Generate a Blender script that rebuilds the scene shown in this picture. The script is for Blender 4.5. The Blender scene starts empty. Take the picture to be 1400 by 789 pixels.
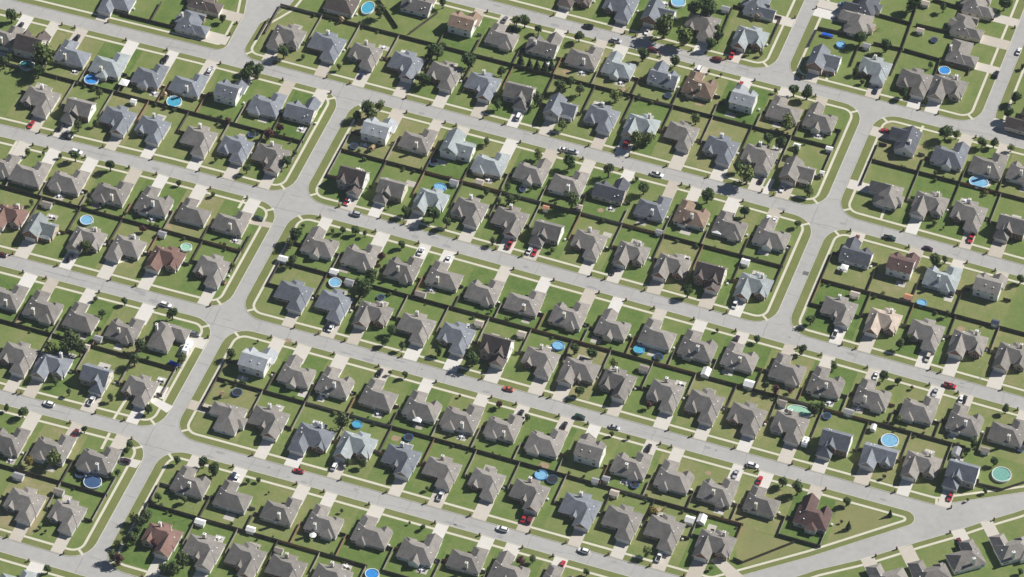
import bpy, math, random
from mathutils import Vector, Matrix
random.seed(7)
scene = bpy.context.scene
COL = scene.collection
PI = math.pi

# ------------------------------------------------------------------ survey camera (aerial, long lens)
F_PX, PITCH, ROLL, YAW = 6000.0, 0.8132914525654525, 0.026845591818256416, -0.3210535439428873
CAM = Vector((407.73, -1226.03, 1366.22))
_F = Vector((math.sin(YAW)*math.cos(PITCH), math.cos(YAW)*math.cos(PITCH), -math.sin(PITCH)))
_R0 = Vector((math.cos(YAW), -math.sin(YAW), 0)); _U0 = _R0.cross(_F)
_R = _R0*math.cos(ROLL) + _U0*math.sin(ROLL); _U = -_R0*math.sin(ROLL) + _U0*math.cos(ROLL)
def G(px, py, z=0.0):
    """map position (metres) of a surveyed point, at height z"""
    d = _F + _R*((px-700)/F_PX) - _U*((py-394.5)/F_PX)
    t = (z-CAM.z)/d.z
    p = CAM + d*t
    return p.x, p.y
TS = 1184/300.0
TILE = {'00':(0,0),'10':(280,0),'20':(560,0),'30':(840,0),'40':(1100,0),
        '01':(0,190),'11':(280,190),'21':(560,190),'31':(840,190),'41':(1100,190),
        '02':(0,390),'12':(280,390),'22':(560,390),'32':(840,390),'42':(1100,390),
        '03':(0,589),'13':(280,589),'23':(560,589),'33':(840,589),'43':(1100,589)}
def GT(t, x, y, z=0.0):
    o = TILE[t]; return G(o[0]+x/TS, o[1]+y/TS, z)

# ------------------------------------------------------------------ street grid (metres)
def interp(pts, x):
    if x <= pts[0][0]: return pts[0][1]
    for (a, b), (c, d) in zip(pts, pts[1:]):
        if x <= c: return b+(d-b)*(x-a)/(c-a)
    return pts[-1][1]
ST = {0:[(-400,164),(400,163)], 1:[(-276,87),(-180,89.2),(60,89.2),(200,87)],
      2:[(-250,11.2),(-166,14.4),(-62,15.5),(15,14.9),(143,13.6),(240,12.2)],
      3:[(-260,-62),(-186,-60.2),(-67,-58.1),(240,-57.9)],
      4:[(-260,-136),(-179,-133.6),(-126,-132),(-39,-131),(200,-130.5)], 5:[(-300,-207),(300,-207)]}
def SY(k, x): return interp(ST[k], x)
XA, XB, XC, XD = -107.3, 114.0, 67.8, 163.6
RW = 4.2                                   # half width of a street
STREET_NAME = {0:'top street',1:'second street',2:'third street',3:'fourth street',4:'fifth street',5:'lowest street'}

# ------------------------------------------------------------------ object helpers
def link(o, parent=None):
    COL.objects.link(o)
    if parent is not None: o.parent = parent
    return o
USED = {}
def props(o, label=None, cat=None, group=None, kind=None):
    if label: o['label'] = label
    if cat: o['category'] = cat
    if group: o['group'] = group
    if kind: o['kind'] = kind
    return o
class MB:
    """collects faces with material indices into one mesh"""
    def __init__(s): s.v=[]; s.f=[]; s.m=[]
    def face(s, pts, m=0):
        i=len(s.v); s.v+= [tuple(p) for p in pts]; s.f.append(tuple(range(i,i+len(pts)))); s.m.append(m)
    def box(s, x0,x1,y0,y1,z0,z1,m=0,top=None):
        p=[(x0,y0,z0),(x1,y0,z0),(x1,y1,z0),(x0,y1,z0),(x0,y0,z1),(x1,y0,z1),(x1,y1,z1),(x0,y1,z1)]
        i=len(s.v); s.v+=p
        for k,f in enumerate(((0,3,2,1),(4,5,6,7),(0,1,5,4),(1,2,6,5),(2,3,7,6),(3,0,4,7))):
            s.f.append(tuple(i+a for a in f)); s.m.append(top if (k==1 and top is not None) else m)
    def prism(s, prof, axis, a0, a1, m=0):
        """extrude a closed 2D profile [(u,z)] along axis"""
        n=len(prof)
        def P(u,z,a): return (a,u,z) if axis=='x' else (u,a,z)
        A=[P(u,z,a0) for u,z in prof]; B=[P(u,z,a1) for u,z in prof]
        for k in range(n):
            j=(k+1)%n; s.face((A[k],A[j],B[j],B[k]),m)
        s.face(A[::-1],m); s.face(B,m)
    def cyl(s, cx,cy,z0,z1,r0,r1=None,n=12,m=0,axis='z',cap=True):
        r1=r0 if r1 is None else r1
        def P(a,r,z):
            u,v=r*math.cos(a),r*math.sin(a)
            if axis=='z': return (cx+u,cy+v,z)
            if axis=='y': return (cx+u,z,cy+v)
            return (z,cx+u,cy+v)
        A=[P(2*PI*k/n,r0,z0) for k in range(n)]; B=[P(2*PI*k/n,r1,z1) for k in range(n)]
        for k in range(n):
            j=(k+1)%n; s.face((A[k],A[j],B[j],B[k]),m)
        if cap: s.face(A[::-1],m); s.face(B,m)
    def ring(s, cx,cy,rx0,ry0,rx1,ry1,z0,z1,n=32,m=0):
        for k in range(n):
            a,b=2*PI*k/n,2*PI*(k+1)/n
            p=lambda rx,ry,t,z:(cx+rx*math.cos(t),cy+ry*math.sin(t),z)
            s.face((p(rx1,ry1,a,z0),p(rx1,ry1,b,z0),p(rx1,ry1,b,z1),p(rx1,ry1,a,z1)),m)
            s.face((p(rx0,ry0,b,z0),p(rx0,ry0,a,z0),p(rx0,ry0,a,z1),p(rx0,ry0,b,z1)),m)
            s.face((p(rx0,ry0,a,z1),p(rx1,ry1,a,z1),p(rx1,ry1,b,z1),p(rx0,ry0,b,z1)),m)
    def mesh(s, name, mats, mirror=False, smooth=False):
        v=[(-x,y,z) for x,y,z in s.v] if mirror else s.v
        f=[t[::-1] for t in s.f] if mirror else s.f
        me=bpy.data.meshes.new(name); me.from_pydata(v,[],f)
        for m in mats: me.materials.append(m)
        me.polygons.foreach_set('material_index',s.m)
        if smooth: me.polygons.foreach_set('use_smooth',[True]*len(f))
        me.update(); return me
def obj(name, mesh, parent=None, loc=(0,0,0), rz=0.0):
    o=bpy.data.objects.new(name,mesh); o.location=loc; o.rotation_euler=(0,0,rz)
    return link(o,parent)
def empty(name, loc=(0,0,0), rz=0.0):
    o=bpy.data.objects.new(name,None); o.empty_display_size=.5; o.location=loc; o.rotation_euler=(0,0,rz)
    return link(o)

# ------------------------------------------------------------------ materials
def mat(name, col, rough=.8, noise=None, vary=0.0, spec=.3, metal=0.0, extra=None):
    """col linear rgb; noise=[(scale, amount)] in object/world metres; vary=random value per object"""
    m=bpy.data.materials.new(name); m.use_nodes=True; nt=m.node_tree; N=nt.nodes; L=nt.links
    b=N['Principled BSDF']; b.inputs['Roughness'].default_value=rough
    b.inputs['Specular IOR Level'].default_value=spec; b.inputs['Metallic'].default_value=metal
    rgb=N.new('ShaderNodeRGB'); rgb.outputs[0].default_value=(*col,1); out=rgb.outputs[0]
    fac=None
    def mul(a,bv):
        if a is None: return bv
        n=N.new('ShaderNodeMath'); n.operation='MULTIPLY'; L.new(a,n.inputs[0]); L.new(bv,n.inputs[1]); return n.outputs[0]
    geo=N.new('ShaderNodeNewGeometry')
    for sc,am in (noise or []):
        t=N.new('ShaderNodeTexNoise'); t.inputs['Scale'].default_value=sc; t.inputs['Detail'].default_value=3
        L.new(geo.outputs['Position'],t.inputs['Vector'])
        r=N.new('ShaderNodeMapRange'); r.inputs[1].default_value=.3; r.inputs[2].default_value=.7
        r.inputs[3].default_value=1-am; r.inputs[4].default_value=1+am
        L.new(t.outputs['Fac'],r.inputs[0]); fac=mul(fac,r.outputs[0])
    if vary:
        oi=N.new('ShaderNodeObjectInfo'); r=N.new('ShaderNodeMapRange')
        r.inputs[3].default_value=1-vary; r.inputs[4].default_value=1+vary
        L.new(oi.outputs['Random'],r.inputs[0]); fac=mul(fac,r.outputs[0])
    if fac is not None:
        mx=N.new('ShaderNodeVectorMath'); mx.operation='SCALE'; L.new(out,mx.inputs[0]); L.new(fac,mx.inputs['Scale']); out=mx.outputs[0]
    L.new(out,b.inputs['Base Color'])
    return m
def ramp_mat(name, stops, layers, rough=.9, rnd=0.0, bump=0.0, spec=.2, bscale=3.0):
    """colour ramp driven by a sum of noises in metres plus a random offset per object"""
    m=bpy.data.materials.new(name); m.use_nodes=True; nt=m.node_tree; N=nt.nodes; L=nt.links
    b=N['Principled BSDF']; b.inputs['Roughness'].default_value=rough; b.inputs['Specular IOR Level'].default_value=spec
    geo=N.new('ShaderNodeNewGeometry'); s=None
    def add(a,x):
        if a is None: return x
        n=N.new('ShaderNodeMath'); n.operation='ADD'; L.new(a,n.inputs[0]); L.new(x,n.inputs[1]); return n.outputs[0]
    for sc,am,det in layers:
        t=N.new('ShaderNodeTexNoise'); t.inputs['Scale'].default_value=sc; t.inputs['Detail'].default_value=det
        t.inputs['Roughness'].default_value=.6
        L.new(geo.outputs['Position'],t.inputs['Vector'])
        n=N.new('ShaderNodeMath'); n.operation='MULTIPLY_ADD'; n.inputs[1].default_value=am; n.inputs[2].default_value=-am/2
        L.new(t.outputs['Fac'],n.inputs[0]); s=add(s,n.outputs[0])
    if rnd:
        oi=N.new('ShaderNodeObjectInfo'); n=N.new('ShaderNodeMath'); n.operation='MULTIPLY_ADD'
        n.inputs[1].default_value=rnd; n.inputs[2].default_value=-rnd/2
        if name=='lawn_grass': sp=N.new('ShaderNodeSeparateColor'); L.new(oi.outputs['Color'],sp.inputs[0]); L.new(sp.outputs[0],n.inputs[0])
        else: L.new(oi.outputs['Random'],n.inputs[0])
        s=add(s,n.outputs[0])
    n=N.new('ShaderNodeMath'); n.operation='ADD'; n.inputs[1].default_value=.5; L.new(s,n.inputs[0])
    cr=N.new('ShaderNodeValToRGB'); L.new(n.outputs[0],cr.inputs[0]); e=cr.color_ramp.elements
    while len(e)<len(stops): e.new(.5)
    for k,(p,c) in enumerate(stops): e[k].position=p; e[k].color=(*c,1)
    L.new(cr.outputs[0],b.inputs['Base Color'])
    if bump:
        t=N.new('ShaderNodeTexNoise'); t.inputs['Scale'].default_value=bscale; t.inputs['Detail'].default_value=4
        L.new(geo.outputs['Position'],t.inputs['Vector'])
        bp=N.new('ShaderNodeBump'); bp.inputs['Strength'].default_value=bump; bp.inputs['Distance'].default_value=.1
        L.new(t.outputs['Fac'],bp.inputs['Height']); L.new(bp.outputs[0],b.inputs['Normal'])
    return m
GRASS=[(.0,(.076,.134,.029)),(.3,(.118,.172,.045)),(.58,(.160,.195,.064)),(.82,(.212,.212,.090)),(1,(.27,.232,.130))]
M={}
M['lawn']=ramp_mat('lawn_grass',GRASS,[(.045,.5,2),(.17,.75,3),(.7,.6,4),(3.5,.45,3)],rnd=.75,bump=.5)
M['dry']=ramp_mat('dry_grass',[(0,(.11,.16,.045)),(.4,(.18,.195,.075)),(.7,(.225,.212,.095)),(1,(.28,.24,.13))],[(.1,.6,3),(.9,.5,4),(4,.3,3)],bump=.4)
M['verge']=ramp_mat('verge_grass',[(0,(.095,.135,.034)),(.4,(.142,.170,.053)),(.7,(.19,.195,.078)),(1,(.245,.22,.115))],[(.12,.6,3),(.9,.5,4),(4,.3,3)],bump=.4)
M['road']=ramp_mat('worn_asphalt',[(0,(.265,.258,.245)),(.4,(.352,.343,.326)),(.65,(.388,.379,.361)),(1,(.45,.44,.42))],[(.05,.6,3),(.35,.7,5),(5,.4,2)],rough=.85)
M['patch']=mat('fresh_asphalt',(.13,.13,.13),.9,[(2,.2)])
M['crack']=mat('tar_seal',(.20,.20,.205),.8,[(2,.2)])
M['kerb']=mat('kerb_concrete',(.52,.50,.44),.85,[(.8,.1)])
M['walk']=ramp_mat('sidewalk_concrete',[(0,(.42,.395,.31)),(.5,(.56,.53,.43)),(1,(.64,.61,.52))],[(.1,.5,2),(1.5,.5,3)],rough=.85)
M['drive']=ramp_mat('driveway_concrete',[(0,(.43,.385,.32)),(.35,(.51,.47,.41)),(.7,(.56,.53,.48)),(1,(.63,.61,.575))],[(.4,.3,3),(3,.2,2)],rnd=.9,rough=.85)
M['patio']=ramp_mat('patio_concrete',[(0,(.34,.31,.26)),(.5,(.44,.41,.36)),(1,(.52,.50,.46))],[(.5,.4,3)],rnd=.8,rough=.85)
M['mulch']=mat('brown_mulch',(.10,.06,.04),.95,[(2,.3)])
M['dirt']=mat('bare_earth',(.30,.22,.14),.95,[(1,.2)])
def shingle(name,c): return mat(name,c,.9,[(.35,.14),(1.3,.10),(5,.18)],vary=.15,spec=.15)
ROOF={'t':shingle('taupe_shingles',(.222,.206,.189)),'g':shingle('slate_grey_shingles',(.185,.198,.222)),
      'w':shingle('pale_grey_shingles',(.27,.295,.30)),'d':shingle('dark_brown_shingles',(.118,.097,.089)),
      'r':shingle('reddish_brown_shingles',(.20,.125,.105)),'b':shingle('pinkish_beige_shingles',(.44,.37,.31)),
      'm':shingle('maroon_shingles',(.128,.084,.078)),'h':shingle('very_pale_grey_shingles',(.33,.35,.367)),'k':shingle('charcoal_shingles',(.105,.11,.125)),'n':shingle('brown_shingles',(.225,.165,.125))}
M['trim']=mat('cream_trim',(.72,.69,.62),.6,[(1,.05)])
SIDE=[mat('cream_siding',(.66,.62,.53),.7,[(1,.06)],vary=.12),mat('white_siding',(.78,.77,.74),.7,[(1,.05)],vary=.06),mat('grey_siding',(.50,.51,.52),.7,[(1,.06)],vary=.1),mat('tan_siding',(.55,.47,.37),.7,[(1,.06)],vary=.1)]
BRICK=[mat('red_brown_brick',(.26,.145,.105),.9,[(3,.2)],vary=.15),mat('tan_brick',(.36,.29,.225),.9,[(3,.18)],vary=.15),mat('grey_stone',(.33,.31,.30),.9,[(2,.2)],vary=.15)]
M['glass']=mat('window_glass',(.03,.035,.045),.08,spec=.6)
M['garage']=mat('garage_door_paint',(.70,.68,.63),.55,vary=.1)
M['door']=mat('painted_door',(.20,.09,.06),.5,vary=.5)
M['white']=mat('white_paint',(.82,.82,.80),.5)
M['pvc']=mat('white_vinyl',(.80,.82,.84),.4)
M['fence']=mat('weathered_cedar_shade_tone',(.105,.088,.072),.9,[(.25,.25),(3,.25)],vary=.25)  # weathered brown, darkened so shade on the boards is in the colour
M['fence_new']=mat('new_cedar_boards',(.27,.165,.105),.9,[(.5,.2),(3,.2)],vary=.15)
M['fence_grey']=mat('silvered_boards_sun_tone',(.30,.27,.23),.9,[(.5,.2),(3,.2)],vary=.2)  # paler boards, mostly side runs; their sunlit look is in the colour
M['bark']=mat('bark',(.12,.09,.065),.95,[(4,.3)])
M['rubber']=mat('tyre_rubber',(.02,.02,.02),.9)
M['rim']=mat('wheel_rim',(.45,.45,.47),.35,metal=.6)
M['lamp']=mat('headlight_lens',(.75,.75,.72),.2)
M['tail']=mat('tail_light_lens',(.35,.02,.02),.3)
M['dark']=mat('black_plastic',(.025,.025,.028),.6)
M['steel']=mat('galvanised_steel',(.42,.44,.45),.45,metal=.5)
M['wood']=mat('yellow_pine',(.34,.25,.15),.8,[(3,.15)],vary=.15)
M['tarp']=mat('blue_tarp',(.02,.10,.52),.5)
M['mesh']=mat('trampoline_mat',(.02,.022,.026),.7)
M['tampad']=mat('trampoline_pad',(.03,.09,.22),.6,vary=.3)
M['mailbox']=mat('mailbox_brick',(.13,.085,.065),.85,vary=.4)
def leafmat(name,a,b):
    m=bpy.data.materials.new(name); m.use_nodes=True; nt=m.node_tree; N=nt.nodes; L=nt.links
    p=N['Principled BSDF']; p.inputs['Roughness'].default_value=.65; p.inputs['Specular IOR Level'].default_value=.25
    geo=N.new('ShaderNodeNewGeometry'); oi=N.new('ShaderNodeObjectInfo')
    ad=N.new('ShaderNodeMath'); ad.operation='MULTIPLY_ADD'; ad.inputs[1].default_value=.55
    L.new(geo.outputs['Random Per Island'],ad.inputs[0])
    m2=N.new('ShaderNodeMath'); m2.operation='MULTIPLY'; m2.inputs[1].default_value=.45; L.new(oi.outputs['Random'],m2.inputs[0]); L.new(m2.outputs[0],ad.inputs[2])
    mx=N.new('ShaderNodeMix'); mx.data_type='RGBA'; mx.inputs['A'].default_value=(*a,1); mx.inputs['B'].default_value=(*b,1)
    L.new(ad.outputs[0],mx.inputs['Factor']); L.new(mx.outputs['Result'],p.inputs['Base Color'])
    return m
LEAF={'r':leafmat('dark_green_leaves',(.022,.046,.012),(.075,.115,.032)),'l':leafmat('light_green_leaves',(.07,.11,.025),(.17,.20,.06)),
      's':leafmat('mid_green_leaves',(.035,.06,.018),(.095,.12,.042)),'c':leafmat('conifer_needles',(.012,.03,.012),(.03,.06,.02)),
      'p':leafmat('purple_leaves',(.05,.015,.02),(.13,.05,.045)),'y':leafmat('yellowing_leaves',(.16,.13,.03),(.24,.19,.05))}

# ------------------------------------------------------------------ light, sky, camera
SUN_DIR = Vector((.733,.681,0)).normalized(); SUN_EL = math.radians(39)
w=bpy.data.worlds.new('World'); scene.world=w; w.use_nodes=True
bg=w.node_tree.nodes['Background']; sk=w.node_tree.nodes.new('ShaderNodeTexSky'); sk.sky_type='NISHITA'; sk.sun_disc=False
sk.sun_elevation=SUN_EL; sk.sun_rotation=math.atan2(SUN_DIR.x,SUN_DIR.y); sk.altitude=1200; sk.air_density=.75; sk.dust_density=.3
w.node_tree.links.new(sk.outputs[0],bg.inputs[0]); bg.inputs[1].default_value=.05
sl=bpy.data.lights.new('sun','SUN'); sl.energy=5.0; sl.angle=math.radians(.53); sl.color=(1,.965,.905)
so=bpy.data.objects.new('sun',sl); link(so)
d=Vector((-SUN_DIR.x*math.cos(SUN_EL),-SUN_DIR.y*math.cos(SUN_EL),-math.sin(SUN_EL)))
so.rotation_euler=d.to_track_quat('-Z','Y').to_euler(); so.location=(200,200,400)
cd=bpy.data.cameras.new('camera'); co=bpy.data.objects.new('camera',cd); link(co); scene.camera=co
cd.sensor_width=36; cd.lens=F_PX/1400*36; cd.clip_start=10; cd.clip_end=8000
rot=Matrix((_R,_U,-_F)).transposed(); co.matrix_world=Matrix.Translation(CAM)@rot.to_4x4()
vs=scene.view_settings; vs.view_transform='Standard'; vs.look='None'; vs.gamma=1; vs.exposure=0.46; vs.use_curve_mapping=False
scene.cycles.filter_width=1.5
scene.cycles.max_bounces=4; scene.cycles.diffuse_bounces=2; scene.cycles.volume_bounces=0; scene.cycles.volume_max_steps=16; scene.cycles.use_denoising=True
# ------------------------------------------------------------------ ground, streets, kerbs, sidewalks
def sheet(name, polys, z, m, label, cat='ground'):
    b=MB()
    for p in polys: b.face([(x,y,z) for x,y in p])
    o=obj(name,b.mesh(name,[m])); o.color=(.5,.5,.5,1); return props(o,label,cat,kind='structure')
sheet('ground',[[(-2500,-2500),(2500,-2500),(2500,2500),(-2500,2500)]],-.4,M['verge'],'grassy plain reaching away under and around the whole neighbourhood')
sheet('street',[[(-425,-405),(425,-405),(425,305),(-425,305)]],0,M['road'],'light grey worn asphalt of the residential streets and crossroads','street')
def offset_loop(pts, d, n=7):
    """pts: (x,y,R) counter-clockwise; inset by d, corner fillets of radius R-d"""
    out=[]; N=len(pts); offset_loop.mid=[]
    def edge(i):
        a,b=pts[i],pts[(i+1)%N]; dx,dy=b[0]-a[0],b[1]-a[1]; l=math.hypot(dx,dy); ux,uy=dx/l,dy/l
        return (a[0]-uy*d, a[1]+ux*d, ux, uy)
    for i in range(N):
        e0,e1=edge(i-1),edge(i); R=pts[i][2]
        cr=e0[2]*e1[3]-e0[3]*e1[2]
        if abs(cr)<1e-6: P=(e1[0],e1[1])
        else:
            t=((e1[0]-e0[0])*e1[3]-(e1[1]-e0[1])*e1[2])/cr; P=(e0[0]+e0[2]*t,e0[1]+e0[3]*t)
        if R<=0: out.append(P); continue
        r=max(R-d,.4); th=math.acos(max(-1,min(1,e0[2]*e1[2]+e0[3]*e1[3]))); L=r*math.tan(th/2)
        a=(P[0]-e0[2]*L,P[1]-e0[3]*L)
        s=1 if cr>0 else -1; c=(a[0]-e0[3]*r*s,a[1]+e0[2]*r*s)
        a0=math.atan2(a[1]-c[1],a[0]-c[0])
        if pts[i][2]>=6: offset_loop.mid.append(len(out)+n//2)
        for k in range(n): 
            q=a0+s*th*k/(n-1); out.append((c[0]+r*math.cos(q),c[1]+r*math.sin(q)))
    return out
def hl(rw, k, x0, x1, side):
    xs=[x0]+[a for a,_ in ST[k] if min(x0,x1)<a<max(x0,x1)][::(1 if x1>x0 else -1)]+[x1]
    return [(x,SY(k,x)+side*rw) for x in xs]
def poly(bottom, top, R, extra=()):
    b=[(x,y,0) for x,y in bottom]; t=[(x,y,0) for x,y in top]
    b[0]=(*b[0][:2],R); b[-1]=(*b[-1][:2],R); t[0]=(*t[0][:2],R); t[-1]=(*t[-1][:2],R)
    return b+list(extra)+t
FL,FR=-420,420
RWE,RWC=3.5,2.85
def isect(p,q,r,s):
    d1=(q[0]-p[0],q[1]-p[1]); d2=(s[0]-r[0],s[1]-r[1]); c=d1[0]*d2[1]-d1[1]*d2[0]
    t=((r[0]-p[0])*d2[1]-(r[1]-p[1])*d2[0])/c; return (p[0]+d1[0]*t,p[1]+d1[1]*t)
def outlines(rw,rc,cr):
    global dk
    BL={}
    BL['left block between the second and third streets']=poly(hl(rw,2,FL,XA-rc,1),hl(rw,1,XA-rc,FL,-1),cr)
    BL['middle block between the second and third streets']=poly(hl(rw,2,XA+rc,XB-rc,1),hl(rw,1,XB-rc,XA+rc,-1),cr)
    BL['right block between the second and third streets']=poly(hl(rw,2,XB+rc,FR,1),hl(rw,1,FR,XB+rc,-1),cr)
    BL['left block between the third and fourth streets']=poly(hl(rw,3,FL,XA-rc,1),hl(rw,2,XA-rc,FL,-1),cr)
    b=[(x,y,0) for x,y in hl(rw,3,XA+rc,204,1)]; b[0]=(*b[0][:2],cr); b[-1]=(*b[-1][:2],9)
    BL['long middle block between the third and fourth streets']=b+[(236,-35,0),(300,8.0,3)]+[(x,y,0) for x,y in hl(rw,2,298,XA+rc+.01,-1)[:-1]]+[(XA+rc,SY(2,XA+rc)-rw,cr)]
    BL['left block between the fourth and fifth streets']=poly(hl(rw,4,FL,XA-rc,1),hl(rw,3,XA-rc,FL,-1),cr)
    D0,D1,D2=G(1015,787),G(1110,761),G(1227,723.6)
    tip=isect(D1,D2,(0,-57.9-rw),(10,-57.9-rw)); lo=isect(D0,D1,(0,SY(4,130)+rw),(10,SY(4,131)+rw))
    b=[(x,y,0) for x,y in hl(rw,4,XA+rc,lo[0],1)]; b[0]=(*b[0][:2],cr); b[-1]=(*b[-1][:2],8)
    BL['long triangular ended block between the fourth and fifth streets']=b+[(*D1,0),(*tip,4.2)]+[(x,y,0) for x,y in hl(rw,3,tip[0]-30,XA+rc+.01,-1)[:-1]]+[(XA+rc,SY(3,XA+rc)-rw,cr)]
    BL['left block between the fifth and lowest streets']=poly(hl(rw,5,FL,XA-rc,1),hl(rw,4,XA-rc,FL,-1),cr)
    BL['middle block below the fifth street']=poly(hl(rw,5,XA+rc,118,1),hl(rw,4,118,XA+rc,-1),cr)
    BL['strip below the lowest street']=[(FL,-400,1),(118,-400,1)]+[(118,-207-rw,3),(FL,-207-rw,1)]
    dk=[G(*p) for p in ((1000,818),(1115,779.5),(1181,764),(1255,741),(1300,728),(1345,713),(1389,700),(1480,668))]
    BL['corner below the diagonal road']=[(dk[0][0]+1,-400,1),(FR,-400,1),(FR,60,1)]+[(x,y,0) for x,y in dk[::-1]]
    BL['upper left block left of the curving side street']=[(FL,SY(1,FL)+rw,1)]+[(x,y,0) for x,y in hl(rw,1,-276,-180,1)]+[(-170.6,SY(1,-170)+rw,5),(-171.3,118.9,0),(-173.7,128.4,0),(-175,180,3),(FL,180,1)]
    BL['middle block between the top and second streets']=[(-163.0,SY(1,-163)+rw,7)]+[(x,y,0) for x,y in hl(rw,1,-160,XB-rc-.01,1)[1:-1]]+[(XB-rc,SY(1,XB)+rw,cr),(XB-rc,SY(0,XB)-rw,cr),(-152,160,4),(-153.8,136,0),(-154.6,130.5,0),(-158,124,0),(-162.6,116,0)]
    BL['upper block left of the top cross street']=poly(hl(rw,0,-300,XC-rc,1),[(XC-rc,300),(-300,300)],cr)
    BL['upper block between the two top cross streets']=poly(hl(rw,0,XC+rc,XD-rc,1),[(XD-rc,300),(XC+rc,300)],cr)
    BL['upper right corner block']=poly(hl(rw,0,XD+rc,FR,1),[(FR,300),(XD+rc,300)],cr)
    BL['right block between the top and second streets']=poly(hl(rw,1,XB+rc,FR,1),hl(rw,0,FR,XB+rc,-1),cr)

    return BL
def ringmesh(nm, A, zA, B, zB, m, label, cat):
    b=MB(); n=len(A)
    for i in range(n):
        j=(i+1)%n; b.face(((*A[i],zA),(*A[j],zA),(*B[j],zB),(*B[i],zB)))
    o=obj(nm,b.mesh(nm,[m])); props(o,label,cat,kind='structure'); return o
ZL=.12
BK,BS=outlines(RWE,RWC,10.5),outlines(RW,RW,8)
for nm,pts in BS.items():
    l0,l1,l2,l3=offset_loop(BK[nm],0),offset_loop(BK[nm],.22),offset_loop(pts,2.5),offset_loop(pts,3.6)
    b=MB(); n=len(l0)
    for i in range(n):
        j=(i+1)%n; b.face(((*l0[i],-.1),(*l0[j],-.1),(*l0[j],ZL+.01),(*l0[i],ZL+.01))); b.face(((*l0[i],ZL+.01),(*l0[j],ZL+.01),(*l1[j],ZL+.01),(*l1[i],ZL+.01)))
    props(obj('kerb',b.mesh('kerb',[M['kerb']])),'pale concrete kerb round the '+nm,'kerb',kind='structure')
    ringmesh('verge',l1,ZL,l2,ZL,M['verge'],'dry grass verge round the '+nm,'verge')
    ringmesh('sidewalk',l2,ZL+.012,l3,ZL+.012,M['walk'],'cream concrete sidewalk round the '+nm,'sidewalk')
    sheet('lawn_ground',[l3],ZL-.005,M['lawn'],'mown grass filling the '+nm,'lawn')
    # corner ramps down to the crossings
    for k in offset_loop.mid:
        p,q,e=l3[k],l1[k],l0[k]; L=math.hypot(q[0]-p[0],q[1]-p[1]); ux,uy=(q[0]-p[0])/L,(q[1]-p[1])/L; nx,ny=-uy*.55,ux*.55
        if max(abs(p[0]),abs(p[1]))>330: continue
        b=MB(); s=(p[0]+ux*.9,p[1]+uy*.9); t=(e[0]+ux*.25,e[1]+uy*.25)
        b.face(((s[0]-nx,s[1]-ny,ZL+.02),(s[0]+nx,s[1]+ny,ZL+.02),(q[0]+nx,q[1]+ny,ZL+.02),(q[0]-nx,q[1]-ny,ZL+.02))[::-1])
        b.face(((q[0]-nx,q[1]-ny,ZL+.02),(q[0]+nx,q[1]+ny,ZL+.02),(t[0]+nx*1.5,t[1]+ny*1.5,.02),(t[0]-nx*1.5,t[1]-ny*1.5,.02))[::-1])
        props(obj('kerb_ramp',b.mesh('kerb_ramp',[M['walk']])),'kerb ramp at the %s corner of the %s'%(('upper ' if k>len(l0)/2 else 'lower ')+('right' if p[0]>sum(v[0] for v in l3)/len(l3) else 'left'),nm.split(' between')[0]+(' under the '+nm.split('between the ')[1].split(' and')[0]+' street' if 'between the' in nm and 'cross' not in nm else '')),'kerb ramp',kind='structure')
# thin summer air between the aircraft and the ground
m=bpy.data.materials.new('summer_air'); m.use_nodes=True; nt=m.node_tree; nt.nodes.remove(nt.nodes['Principled BSDF'])
pv=nt.nodes.new('ShaderNodeVolumePrincipled'); pv.inputs['Color'].default_value=(.80,.89,1,1); pv.inputs['Density'].default_value=1.8e-5; pv.inputs['Anisotropy'].default_value=0
nt.links.new(pv.outputs[0],nt.nodes['Material Output'].inputs['Volume'])
b=MB(); b.box(-2600,2600,-2600,2600,-1.6,1420); o=obj('haze',b.mesh('haze',[m])); props(o,'thin pale haze in the air over the whole suburb','haze',kind='stuff')
for q,lb in (((('43',165,378),('43',455,452),('43',478,476),('43',440,508),('43',110,615),('43',168,480)),'dry yellowish lawn filling the tip of the triangular block'),
            ((('33',655,500),('33',850,568),('33',1035,632),('33',985,655),('33',700,735),('33',660,690)),'dry yellowish strip of lawn beside the diagonal road')):
    sheet('dry_lawn',[[GT(*p) for p in q]],ZL+.009,M['dry'],lb,'lawn')
for q,lb in (((('02',795,622),('02',840,608),('02',935,655),('02',900,690)),'concrete driveway of the corner house by the long cross street'),((('02',858,545),('02',912,552),('02',882,618),('02',832,600)),'pale concrete slab inside the corner fence by the long cross street'),
             ((('03',655,140),('03',765,163),('03',735,203),('03',640,180)),'short driveway with a purple car at the left cross street'),((('11',240,428),('11',372,455),('11',350,482),('11',222,455)),'short driveway with a dark green car at the left cross street'),
             ((('33',520,700),('33',565,670),('33',640,735),('33',700,789),('33',610,800),('33',580,760)),'curving driveway leading to the diagonal road'),((('02',985,300),('02',1060,300),('02',1010,385),('02',955,375)),'gravel pad under the white travel trailer'),
             ((('31',840,215),('31',865,220),('31',830,300),('31',790,295)),'second pale driveway strip beside a taupe house')):
    b=MB(); b.face([(*GT(*p),ZL+.022) for p in q]); props(obj('driveway',b.mesh('driveway',[M['drive']])),lb,'driveway',kind='structure')
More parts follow.
